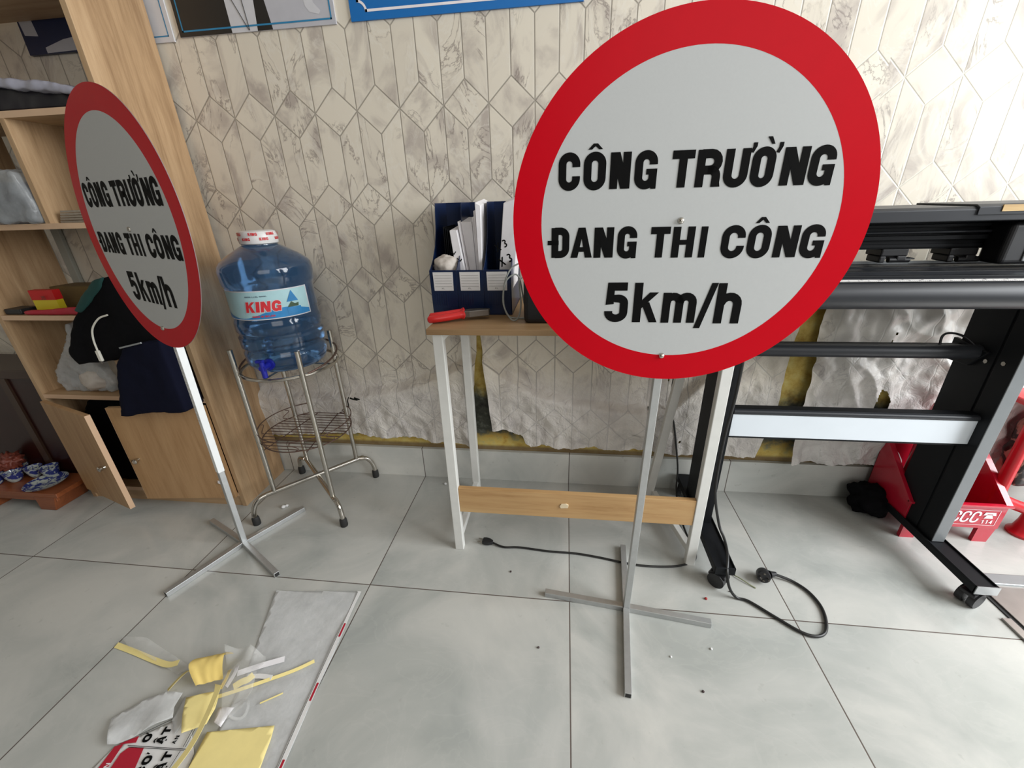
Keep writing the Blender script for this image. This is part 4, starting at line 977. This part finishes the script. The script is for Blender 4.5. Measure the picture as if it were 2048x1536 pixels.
# upper beam
MB().prism([(-.335,.985),(-.335,1.009),(-.328,1.014),(-.16,1.016),(-.13,1.010),(-.13,.985)], lambda a, b, h: (h, a, b), XS, XE).build('top_cover', M['charcoal'], pt, bevel=.002)
MB().prism([(-.338,.997),(-.338,1.013),(-.328,1.0185),(-.16,1.020),(-.16,1.016),(-.328,1.014),(-.335,1.009)], lambda a, b, h: (h, a, b), 1.435, XE).build('cover_step', M['charcoal'], pt, bevel=.001)
MB().box(1.478, XE, -.3395, -.336, 1.0035, 1.0165).build('tan_tape', M['tan'], pt)
bm_ = MB().box(XS, XE, -.235, -.150, .918, .985)
bm_.box(XS, XE, -.245, -.235, .968, .975).box(XS, XE, -.250, -.235, .940, .950).box(XS, XE, -.240, -.235, .922, .930)
bm_.build('carriage_rail', M['black'], pt, bevel=.001)
MB().cyl((XS,-.252,.958), (1.62,-.252,.958), .003, 10).build('guide_rod', M['charcoal'], pt, smooth=True)
for x in (1.365, 1.515, 1.15):
    w_ = MB().box(x-.030, x+.030, -.245, -.185, .902, .920).box(x-.034, x-.020, -.25, -.20, .888, .904).box(x+.004, x+.026, -.25, -.205, .892, .904).build('pinch_roller', M['blackm'], pt, bevel=.003)
    MB().cyl((x-.010,-.243,.894), (x+.036,-.243,.894), .0065, 14).build('roller_wheel', M['blackm'], w_, smooth=True)
    MB().cyl((x+.024,-.240,.898), (x+.050,-.240,.896), .004, 10, .0015).build('roller_lever', M['blackm'], w_, smooth=True)
cgm = MB().box(1.548, 1.700, -.300, -.240, .888, .978).build('carriage', M['blackm'], pt, bevel=.010, seg=4)
MB().box(1.590, 1.690, -.303, -.299, .895, .968).build('carriage_cover', M['greyal'], cgm, bevel=.002)
q = MB()
for r in (.010, .015, .020, .025): q.tube([(1.632+r*math.cos(2*PI*k/24), -.3035, .930+r*math.sin(2*PI*k/24)) for k in range(24)], .0012, 6, True)
q.build('carriage_emblem', M['black'], cgm)
for x in (XE, ): MB().box(x, x+.10, -.42, -.12, .80, 1.03).build('end_housing', M['charcoal'], pt, bevel=.01, seg=3)

# ------------------------------------------------------------------ fire box and extinguisher
fbx = thing('fire_extinguisher_box', 'red metal fire extinguisher box with white lettering behind the plotter leg', 'fire box', (1.80,-.12,0))
bx0, bx1, by0, by1 = 1.672, 1.948, -.208, -.030
sl = [(by0,.058),(by0,.143),(by1,.290),(by1,.058)]
for x in (bx0, bx1-.002): MB().prism(sl, lambda a, b, h: (h, a, b), x, x+.002).build('side_wall', M['redpaint'], fbx)
MB().prism([(by0+.001,.143),(by0-.004,.150),(by1,.297),(by1,.290)], lambda a, b, h: (h, a, b), bx1-.012, bx1+.006).build('side_rim', M['redpaint'], fbx)
MB().prism([(by0+.001,.143),(by0-.004,.150),(by1,.297),(by1,.290)], lambda a, b, h: (h, a, b), bx0-.006, bx0+.010).build('side_rim', M['redpaint'], fbx)
MB().box(bx0, bx1, by1-.002, by1, .058, .292).build('back_wall', M['redpaint'], fbx)
MB().box(bx0, bx1, by0, by1, .056, .058).build('bottom', M['redpaint'], fbx)
frt = MB().box(bx0, bx1, by0-.002, by0, .056, .143).box(bx0-.006, bx1+.006, by0-.010, by0+.004, .143, .150).build('front_wall', M['redpaint'], fbx, bevel=.001)
for x in (bx0+.012, bx1-.052): MB().prism([(x,0.),(x+.042,0.),(x+.050,.056),(x,.056)], lambda a, b, h: (a, h, b), by0+.0, by0+.012).build('leg', M['redpaint'], fbx)
for x in (bx0+.012, bx1-.052): MB().box(x, x+.042, by1-.020, by1-.008, 0, .056).build('leg', M['redpaint'], fbx)
tm = MB(); ff = lambda a, b, h: (a, by0-.0026-h, b)
uu = 1.775
for ch in 'PCCC': put_glyph(tm, ch, uu, uu+.024, .078, .122, .006, lambda a, b, h: ff(a+(b-.1)*.12, b, h), .0004); uu += .0275
text(tm, '114', 1.890, .076, .014, .009, .003, ff, .25, .0004)
flat(tm, [(1.888,.108),(1.892,.120),(1.920,.120),(1.924,.108),(1.915,.108),(1.913,.113),(1.899,.113),(1.897,.108)], by0-.003)
flat(tm, [(1.893,.096),(1.899,.110),(1.913,.110),(1.919,.096)], by0-.003)
for a in ((1.70,1.932,.069,.0705), (1.70,1.932,.1275,.129), (1.9305,1.932,.069,.129), (1.70,1.7015,.069,.129)): flat(tm, [(a[0],a[2]),(a[1],a[2]),(a[1],a[3]),(a[0],a[3])], by0-.003)
tm.build('white_lettering', M['whiteprint'], frt, recalc=False)
ex = thing('fire_extinguisher', 'red fire extinguisher with black hose standing in the red box', 'fire extinguisher', (1.765,-.118,.058))
MB().lathe([(.01,.0585),(.052,.0585),(.056,.066),(.056,.40),(.050,.432),(.034,.455),(.018,.464),(.012,.485),(.01,.486)], (1.765,-.118), 36).build('cylinder', M['redpaint'], ex, smooth=True)
MB().box(1.750, 1.780, -.133, -.103, .485, .515).box(1.72, 1.80, -.124, -.112, .515, .523).build('valve', M['blackm'], ex, bevel=.003)
MB().tube(smooth_path([(1.765,-.14,.49), (1.745,-.155,.488), (1.718,-.160,.470), (1.702,-.160,.42), (1.697,-.155,.35), (1.699,-.150,.22)], 7), .008, 12).build('hose', M['rubber'], ex, smooth=True)
tag(lump('black_lump', (1.655,-.085,.055), (.062,.060,.058), M['darkcloth'], seed=11, amp=.3, base=.001), 'added black lump darkening the floor at the rear of the plotter foot', 'bundle')  # added lump, stands for the foot beam's rear and the dark around it
# red stand at the far right
rs = thing('red_stand', 'red frame stand at the far right edge behind the plotter', 'stand', (2.12,-.16,0))
for (bx_, by_, zz) in ((1.962,-.150,.12), (1.985,-.03,.12), (2.29,-.150,.02), (2.29,-.03,.02)):
    MB().tube([(bx_,by_,zz), (bx_-.004,by_,.30), (bx_-.008,by_,.455)], [.017,.016,.015], 16).build('post', M['redplastic'], rs, smooth=True)
MB().tube([(1.955,-.150,.140), (2.02,-.152,.112), (2.12,-.155,.075), (2.29,-.150,.03)], .018, 14).tube([(1.962,-.15,.135), (1.985,-.03,.135)], .015, 12).build('lower_rail', M['redplastic'], rs, smooth=True)
for (bx_, by_) in ((2.085,-.158), (2.25,-.152), (2.0,-.035)):
    MB().lathe([(.040,0),(.040,.008),(.030,.018),(.024,.05),(.020,.11)], (bx_, by_), 28).build('leg', M['redplastic'], rs, smooth=True)
MB().box(1.93, 2.32, -.17, -.012, .452, .470).build('seat', M['redplastic'], rs, bevel=.006)
blob('patterned_bag', [(2.02,.16),(2.01,.36),(2.06,.42),(2.20,.42),(2.24,.30),(2.23,.16)], -.125, -.045, M['patterned'], 'crumpled black and cream bag inside the red frame at the right edge', 'bag', amp=.02)

# door sill bottom right
sl_ = thing('door_sill', 'metal sliding door sill on the floor at the lower right corner', 'door sill', (1.76,-.6,0))
MB().box(1.735, 1.757, -1.35, -.50, 0, .006).build('rail', M['sill'], sl_, bevel=.001)
MB().box(1.757, 1.767, -1.35, -.42, 0, .003).build('channel', M['recess_dark'], sl_)
MB().box(1.767, 2.6, -1.35, -.392, 0, .007).build('tread_plate', M['sill'], sl_, bevel=.001)
MB().box(1.767, 2.6, -.392, -.352, 0, .012).build('threshold', M['greyal'], sl_, bevel=.003)

# ------------------------------------------------------------------ cables on the floor
def cable(pts, r, name, lab, owner):
    return part(MB().tube(smooth_path(pts, 8), r, 10).build(name, M['cable'], owner, smooth=True), lab)
c1 = cable([(.345,-.363,.008),(.385,-.375,.004),(.439,-.372,.004),(.538,-.380,.004),(.62,-.381,.004),(.698,-.391,.004),(.79,-.408,.004),(.86,-.411,.004),(.930,-.403,.004),(.985,-.380,.004),(1.002,-.345,.004),(.998,-.30,.004),(.994,-.235,.006),(.996,-.14,.012),(1.000,-.075,.05),(1.003,-.048,.115),(.990,-.038,.20),(.971,-.034,.295),(.952,-.032,.37),(.946,-.034,.42),(.946,-.036,.50)], .0033, 'power_cord', 'thin black cord with flat two-pin plug', bb)
dv = Vector((-.99,.14,0)).normalized(); sv = Vector((-dv.y, dv.x, 0)); b_ = Vector((.347,-.364,.010))
MB().prism([(0,-.005),(.012,-.011),(.026,-.0125),(.036,-.010),(.036,.010),(.026,.0125),(.012,.011),(0,.005)], lambda a, b, h: b_+dv*a+sv*b+Vector((0,0,h)), -.006, .006).build('plug', M['blackm'], c1, bevel=.002)
pn = MB()
for k in (-.007, .007): pn.cyl(b_+dv*.036+sv*k, b_+dv*.052+sv*k, .002, 10)
pn.build('pin', M['chrome'], c1, smooth=True)
c2 = cable([(1.030,-.315,.80),(1.035,-.318,.70),(1.034,-.322,.55),(1.026,-.325,.42),(1.028,-.330,.25),(1.048,-.352,.14),(1.060,-.385,.105),(1.052,-.440,.095),(1.040,-.482,.075),(1.048,-.497,.035),(1.070,-.503,.006),(1.10,-.512,.005),(1.15,-.555,.005),(1.195,-.592,.005),(1.228,-.602,.005),(1.258,-.588,.005),(1.280,-.548,.005),(1.288,-.505,.005),(1.278,-.462,.005),(1.252,-.432,.006),(1.218,-.420,.012),(1.200,-.418,.015)], .0040, 'power_cord', 'thick black cord with round earthed plug', pt)
pc = Vector((1.168,-.430,.021)); dv = Vector((1,.30,-.1)).normalized(); sv = Vector((-.30,1,0)).normalized()
pm = MB().tube([pc+dv*.042, pc+dv*.03, pc+dv*.02], [.006,.0085,.012], 14)
fd = Vector((-.25,-.75,.35)).normalized()
pm.tube([pc-fd*.020, pc-fd*.012, pc+fd*.010, pc+fd*.016], [.010,.018,.0185,.0165], 24)
pm.build('plug', M['blackm'], c2, smooth=True)
pn = MB(); s_ = fd.cross(Vector((0,0,1))).normalized(); u_ = s_.cross(fd)
for k in (-.0095, .0095): pn.cyl(pc+fd*.016+s_*k, pc+fd*.035+s_*k, .0024, 10)
pn.bar(pc+fd*.0165+u_*.010, pc+fd*.0185+u_*.010, .006, .004).bar(pc+fd*.0165-u_*.010, pc+fd*.0185-u_*.010, .006, .004)
pn.build('pin', M['chrome'], c2)
o = tag(MB().tube(smooth_path([(1.088,-.418,.003),(1.105,-.435,.006),(1.125,-.452,.003),(1.138,-.462,.002)], 5), .0015, 6).build('wire_offcut', M['greenwire'], smooth=True), 'short olive wire offcut beside the plotter wheel', 'wire')

# ------------------------------------------------------------------ altar corner (left edge)
al = thing('altar_cabinet', 'low dark red lacquered altar cabinet at the far left', 'altar', (-1.75,-.12,0))
MB().box(-2.45, -1.34, -.20, -.040, .0, .50).build('cabinet_body', M['lacquer'], al, bevel=.003)
MB().box(-2.47, -1.332, -.215, -.038, .50, .535).build('cabinet_top', M['lacquer_top'], al, bevel=.004)
MB().box(-1.55, -1.52, -.208, -.20, .02, .50).box(-1.39, -1.36, -.208, -.20, .02, .50).build('front_moulding', M['lacquer_top'], al)
so = thing('wooden_stand', 'low orange lacquered wooden stand in front of the altar', 'stand', (-1.53,-.28,0))
MB().box(-1.72, -1.345, -.345, -.212, .062, .080).build('stand_top', M['orangewood'], so, bevel=.002)
MB().box(-1.71, -1.36, -.342, -.330, .042, .062).build('front_apron', M['orangewood'], so, bevel=.002)
for x in (-1.705, -1.435): MB().prism([(x-.02,0),(x+.05,0),(x+.075,.062),(x-.02,.062)], lambda a, b, h: (a, h, b), -.345, -.225).build('leg', M['orangewood'], so, bevel=.003)
def cup(x, y, r, h, lab, cat='cup', grp=None, name='porcelain_cup'):
    o = MB().lathe([(r*.45,.0805),(r*.55,.083),(r*.8,.0805+h*.4),(r,.0805+h),(r*.93,.0805+h),(r*.72,.0805+h*.45),(r*.3,.0805+h*.25)], (x, y), 28).build(name, M['porcelain'], smooth=True, loc=(x, y, .0805))
    return tag(o, lab, cat, grp)
cup(-1.665,-.305,.030,.040, 'blue and white tea cup, leftmost on the orange stand', grp='blue and white tea cups')
cup(-1.610,-.280,.030,.042, 'blue and white tea cup, second from the left on the orange stand', grp='blue and white tea cups')
cup(-1.560,-.245,.028,.045, 'blue and white tea cup behind the porcelain plate', grp='blue and white tea cups')
cup(-1.490,-.240,.030,.048, 'blue and white tea cup nearest the shelf unit, behind the plate', grp='blue and white tea cups')
cup(-1.450,-.292,.066,.016, 'blue and white porcelain plate on the orange stand', 'plate', name='porcelain_plate')
vz = thing('flower_bowl', 'pale bowl of red and gold flowers in front of the altar', 'bowl', (-1.665,-.228+.0,.0805))
MB().lathe([(.018,.0805),(.030,.085),(.040,.115),(.038,.117),(.02,.10)], (-1.66,-.240), 28).build('bowl', M['porcelain'], vz, smooth=True)
lump('flowers', (-1.66,-.245,.145), (.042,.035,.040), M['goldprint'], vz, seed=8, amp=.5, freq=4)

# ------------------------------------------------------------------ litter on the floor
def sheet(name, outline, z, mat, lab, cat, amp=.004, res=.012, th=None, freq=9, grp=None, parent=None, lift=None):
    xs = [p[0] for p in outline]; ys = [p[1] for p in outline]
    bm = bmesh.new(); vs = [bm.verts.new((a, b, 0)) for a, b in outline]; bm.faces.new(vs)
    bmesh.ops.triangulate(bm, faces=bm.faces)
    # cut with a regular grid so that the sheet can wave
    x = min(xs)+res
    while x < max(xs): bmesh.ops.bisect_plane(bm, geom=bm.verts[:]+bm.edges[:]+bm.faces[:], plane_co=(x,0,0), plane_no=(1,0,0)); x += res
    y = min(ys)+res
    while y < max(ys): bmesh.ops.bisect_plane(bm, geom=bm.verts[:]+bm.edges[:]+bm.faces[:], plane_co=(0,y,0), plane_no=(0,1,0)); y += res
    for v in bm.verts:
        n_ = noise.noise(Vector((v.co.x*freq, v.co.y*freq, z*90)))
        v.co.z = z+amp*max(0, .5+n_)+(lift(v.co.x, v.co.y) if lift else 0)
    me = bpy.data.meshes.new(name); cx, cy = sum(xs)/len(xs), sum(ys)/len(ys)
    o0 = Vector(ORG[parent.name]) if parent else Vector((cx, cy, 0))
    for v in bm.verts: v.co -= o0
    bm.to_mesh(me); bm.free(); me.materials.append(mat)
    me.polygons.foreach_set('use_smooth', [True]*len(me.polygons))
    o = bpy.data.objects.new(name, me); COL.objects.link(o)
    if parent: o.parent = parent
    else: o.location = o0
    ORG[o.name] = tuple(o0)
    s = o.modifiers.new('thick', 'SOLIDIFY'); s.thickness = th or .0005; s.offset = 1
    if lab: tag(o, lab, cat, grp)
    return o
fs1 = sheet('film_sheet', [(-.271,-.608),(-.013,-.586),(-.004,-.741),(.006,-.892),(.015,-.999),(.022,-1.10),(-.14,-1.10),(-.16,-.99),(-.19,-.86),(-.215,-.78),(-.24,-.70)], .001, M['translucent_white'], 'long translucent white film sheet lying on the tiles', 'film sheet', amp=.006, freq=7)
eo = [(-.586,-.013),(-.741,-.004),(-.892,.006),(-.999,.015),(-1.10,.022)]
ex_ = lambda y: interp([(-q[0], q[1]) for q in eo], -y)
def along(mb, y0_, y1_, a, b, z):
    n_ = max(2, int(abs(y1_-y0_)/.02)); vs = []
    for i in range(n_+1):
        y = lerp(y0_, y1_, i/n_); vs += [(ex_(y)+a, y, z), (ex_(y)+b, y, z)]
    return mb.add(vs, [(2*i, 2*i+1, 2*i+3, 2*i+2) for i in range(n_)])
along(MB(), -.588, -1.10, -.011, .0, .0080).build('white_margin', M['label'], fs1, recalc=False)
for y0_, y1_ in ((-.690,-.728), (-.843,-.882), (-.992,-1.03)): along(MB(), y0_, y1_, -.0055, -.0005, .0086).build('red_mark', M['redprint'], fs1, recalc=False)
along(MB(), -.590, -1.10, -.0095, -.0085, .0086).build('black_line', M['ink'], fs1, recalc=False)
# printed sticker sheet
st1 = sheet('sticker_sheet', [(-.375,-1.008),(-.335,-.984),(-.285,-.948),(-.24,-.955),(-.19,-1.0),(-.175,-1.05),(-.175,-1.12),(-.40,-1.12)], .0015, M['label'], 'white sticker sheet printed with red and black lettering, lower left', 'sticker sheet', amp=.0015)
zS = .0048
def fS(ox, oy, ang, z=zS):
    c, s = math.cos(ang), math.sin(ang)
    return lambda a, b, h: (ox+a*c-b*s, oy+a*s+b*c, z+h)
q = MB()
q.add([(x, y, zS) for x, y in ((-.368,-1.004),(-.337,-.985),(-.332,-.997),(-.352,-1.001))], [(0,1,2,3)])
q.add([(x, y, zS) for x, y in ((-.366,-1.080),(-.372,-1.008),(-.357,-1.002),(-.350,-1.04),(-.346,-1.080))], [(0,1,2,3,4)])
q.build('red_band', M['redprint'], st1, recalc=False)
q = MB(); q.add([(x, y, zS) for x, y in ((-.340,-1.007),(-.306,-1.003),(-.290,-1.040),(-.275,-1.09),(-.335,-1.09),(-.347,-1.018))], [tuple(range(6))]); q.build('red_block', M['redprint'], st1, recalc=False)
q = MB()
for p0, p1 in (((-.288,-.946),(-.338,-.984)), ((-.345,-1.0035),(-.21,-.996)), ((-.340,-1.006),(-.215,-.9985)), ((-.229,-.958),(-.222,-.993)), ((-.224,-.957),(-.217,-.993)), ((-.222,-1.0),(-.215,-1.08))):
    q.bar((p0[0],p0[1],zS+.0002), (p1[0],p1[1],zS+.0002), .0009, .0003)
q.build('black_rules', M['ink'], st1)
an = math.radians(97); q = MB()
F = fS(-.314, -.987, an); put_glyph(q, 'O', -.008, .008, -.008, .009, .0048, F); put_glyph(q, "'", .008, .0105, .006, .011, .003, F)
q.build('letter_print', M['ink'], st1, recalc=False)
q = MB(); F = fS(-.283, -.978, an); text(q, 'AT', -.017, -.009, .017, .0155, .0048, F, .12); put_glyph(q, '^', -.016, -.004, .009, .014, .002, F); put_glyph(q, '.', -.011, -.008, -.014, -.011, .002, F); q.build('letter_print', M['ink'], st1, recalc=False)
q = MB(); F = fS(-.249, -.983, an); text(q, 'AN', -.008, -.004, .008, .007, .002, F, .2); q.build('letter_print', M['ink'], st1, recalc=False)
q = MB(); F = fS(-.277, -1.028, an); text(q, 'CO', -.021, -.008, .018, .0165, .0050, F, .12); put_glyph(q, "'", .0165, .019, .006, .011, .003, F); q.build('letter_print', M['ink'], st1, recalc=False)
q = MB(); F = fS(-.240, -1.018, an); text(q, 'AT', -.020, -.008, .018, .0165, .0050, F, .12); put_glyph(q, '^', -.019, -.006, .010, .015, .002, F); put_glyph(q, '.', -.013, -.010, -.013, -.010, .002, F); q.build('letter_print', M['ink'], st1, recalc=False)
q = MB(); F = fS(-.353, -1.045, an); text(q, 'AN', -.008, -.004, .009, .008, .0018, F, .2); q.build('letter_print', M['whiteprint'], st1, recalc=False)
sheet('crumpled_film', [(-.428,-.964),(-.415,-.948),(-.386,-.924),(-.346,-.904),(-.306,-.900),(-.300,-.930),(-.286,-.949),(-.335,-.984),(-.368,-1.006),(-.384,-1.010),(-.410,-.985)], .008, M['translucent_white'], 'crumpled white film folded over the sticker sheet corner', 'film', amp=.010, freq=24)
sheet('yellow_paper', [(-.188,-.965),(-.048,-.937),(-.039,-.962),(-.026,-1.02),(-.02,-1.10),(-.175,-1.10),(-.176,-1.03)], .0085, M['yellow'], 'large flat yellow backing paper at the bottom edge of the picture', 'backing paper', amp=.002, grp='yellow backing paper scraps')
sheet('yellow_paper', [(-.281,-.914),(-.226,-.893),(-.212,-.899),(-.200,-.925),(-.195,-.955),(-.234,-.978),(-.262,-.945)], .018, M['yellow'], 'diamond-shaped yellow backing paper piece below the arched one', 'backing paper', amp=.008, freq=16, grp='yellow backing paper scraps')
vs = []; fs = []; NX, NY = 16, 12
for j in range(NY+1):
    for i in range(NX+1):
        u_1, v_1 = i/NX, j/NY
        x = lerp(lerp(-.285, -.228, u_1), lerp(-.300, -.255, u_1), v_1)-.03*(1-u_1)*math.sin(PI*v_1); y = lerp(lerp(-.885, -.865, u_1), lerp(-.815, -.800, u_1), v_1)
        z = .010+(.034+.012*u_1)*math.sin(PI*min(1, v_1*.9+.08))+.003*noise.noise(Vector((u_1*5, v_1*4, 0)))
        vs.append((x, y, z))
for j in range(NY):
    for i in range(NX): a = j*(NX+1)+i; fs.append((a, a+1, a+NX+2, a+NX+1))
o = MB().add(vs, fs).build('yellow_paper', M['yellow2'], smooth=True, loc=(-.27,-.84,0))
tag(o, 'deep yellow backing paper arched up on top of the scrap pile', 'backing paper', 'yellow backing paper scraps')
def strip(pts, w, lab, mat=None, side=(0,0,1), grp='yellow paper strips', name='paper_strip', n=6):
    o = MB().ribbon(smooth_path(pts, n), w, side).build(name, mat or M['yellow'], smooth=True); return tag(o, lab, 'strip', grp)
strip([(-.597,-.806,.003),(-.53,-.818,.004),(-.46,-.832,.005),(-.405,-.842,.010),(-.376,-.838,.016)], .013, 'yellow strip lying on the tiles, leftmost of the scraps', side=(.15,1,.3))
strip([(-.222,-.885,.034),(-.208,-.894,.046),(-.198,-.915,.048),(-.193,-.955,.036),(-.193,-1.00,.024),(-.205,-1.05,.016),(-.225,-1.10,.010)], .014, 'long pale yellow strip running down to the bottom edge of the picture', M['yellow'], side=(1,-.2,.2))
strip([(-.230,-.902,.010),(-.188,-.884,.012),(-.131,-.854,.011),(-.075,-.823,.010),(-.037,-.796,.010)], .008, 'dull yellow strip pointing to the upper right across the film', M['yellow'], side=(-.4,1,.3))
strip([(-.110,-.900,.010),(-.09,-.888,.011),(-.070,-.874,.010)], .003, 'thinnest short yellow strip on the white film', M['yellow'], side=(-.4,1,.3))
strip([(-.192,-.878,.018),(-.176,-.868,.024),(-.163,-.862,.026),(-.155,-.853,.030)], .014, 'short bright yellow curl beside the arched yellow paper', M['yellow'], side=(-.2,.8,.6))
strip([(-.212,-.838,.030),(-.200,-.848,.040),(-.198,-.862,.036),(-.208,-.880,.020)], .009, 'white curled strip standing in the scrap pile', M['paper'], side=(1,.2,.3), grp='white film strips')
strip([(-.225,-.845,.024),(-.216,-.856,.034),(-.215,-.868,.030),(-.220,-.884,.018)], .008, 'yellow looped strip left of the white curled strip', M['yellow2'], side=(1,.2,.3))
strip([(-.21,-.845,.012),(-.165,-.822,.012),(-.115,-.800,.012)], .013, 'translucent white strip pointing upper right above the yellow curl', M['paper'], side=(-.5,1,.3), grp='white film strips')
strip([(-.18,-.850,.012),(-.15,-.845,.012),(-.118,-.845,.012)], .010, 'grey film strip right of the yellow curl', M['label'], side=(0,1,.3), grp='white film strips')
strip([(-.355,-.895,.006),(-.345,-.875,.014),(-.335,-.858,.018),(-.325,-.850,.014)], .014, 'olive yellow twisted scrap left of the pile', M['yellow'], side=(1,-.3,.6))
sheet('film_scrap', [(-.195,-.922),(-.160,-.916),(-.162,-.935),(-.162,-.955),(-.185,-.948)], .012, M['paper'], 'small white folded film scrap below the yellow pile', 'scrap', amp=.008, freq=25)
sheet('sticker_margin', [(-.30,-.905),(-.25,-.90),(-.26,-.975),(-.29,-.95)], .005, M['translucent_white'], 'pale film piece under the diamond-shaped yellow paper', 'film', amp=.006, freq=20)
# clear crumpled film over the pile
sheet('clear_film', [(-.60,-.788),(-.52,-.786),(-.42,-.815),(-.34,-.84),(-.36,-.86),(-.45,-.835),(-.55,-.812)], .004, M['clear'], 'clear narrow film lying beside the leftmost yellow strip', 'clear film', amp=.012, freq=12)
sheet('clear_film', [(-.27,-.80),(-.21,-.788),(-.165,-.80),(-.145,-.85),(-.13,-.92),(-.165,-.955),(-.20,-.90),(-.235,-.85)], .012, M['clear'], 'crumpled clear film tangled beside the arched yellow paper', 'clear film', amp=.035, freq=18)
tag(MB().tube([(-.148+.020*math.cos(2*PI*k/20), -.917+.018*math.sin(2*PI*k/20), .012+.006*math.sin(2*PI*k/10)) for k in range(20)], .0035, 8, True).build('film_curl', M['clear'], smooth=True), 'small clear film curl on the white sheet', 'film')
# crumbs
def crumb(x, y, r, mat, lab, cat='crumb', z=None, grp=None):
    return tag(lump('crumb', (x, y, r*.75), (r, r, r*.75), M[mat], seed=x*7, amp=.4, sub=2, base=0.0003), lab, cat, grp)
crumb(-.488,-.252,.008,'debris', 'white foam crumb on the tiles under the bottle stand')
crumb(-.480,-.243,.006,'debris', 'smaller white foam crumb touching the first, under the bottle stand')
crumb(.100,-.060,.006,'debris', 'white crumb on the tiles near the skirting behind the desk leg')
for i, (x, y, r, mt) in enumerate([(.985,-.512,.004,'debrisred'),(.52,-.70,.003,'debrisdark'),(.905,-.765,.003,'debrisdark'),(.955,-.66,.003,'debris'),(.85,-.69,.0025,'debris'),(1.06,-.48,.002,'debrisdark'),(.42,-.47,.003,'debrisdark')]):
    crumb(x, y, r, mt, ['tiny red scrap on the tiles in front of the plotter wheel','tiny dark speck on the tiles left of the big sign foot','tiny dark speck on the front tiles at the right','tiny white crumb right of the big sign foot','tiny white crumb on the front tiles near the big sign foot','tiny dark speck between the desk leg and the plotter','tiny dark speck on the tiles below the flat plug'][i])

# ------------------------------------------------------------------ light
def area(name, loc, target, sx, sy, power, col):
    l = bpy.data.lights.new(name, 'AREA'); l.shape = 'RECTANGLE'; l.size = sx; l.size_y = sy; l.energy = power; l.color = col
    o = bpy.data.objects.new(name, l); COL.objects.link(o); o.location = loc
    o.rotation_euler = (Vector(target)-Vector(loc)).to_track_quat('-Z', 'Y').to_euler(); return o
area('daylight_shopfront', (3.5,-1.25,1.7), (.6,-1.0,-.2), 1.8, 2.0, 150, (.95,.98,1.0))
area('daylight_doorway', (1.8,-4.0,2.0), (.1,0,.7), 2.2, 2.0, 33, (1.0,.975,.94))
W = bpy.data.worlds.new('room_light'); S.world = W; W.use_nodes = True
bgn = W.node_tree.nodes['Background']; bgn.inputs[0].default_value = (1.0,.93,.84,1); bgn.inputs[1].default_value = .05

S.view_settings.view_transform = 'Standard'; S.view_settings.look = 'None'; S.view_settings.gamma = 1; S.view_settings.exposure = 0.12
try: S.view_settings.use_curve_mapping = False
except Exception: pass
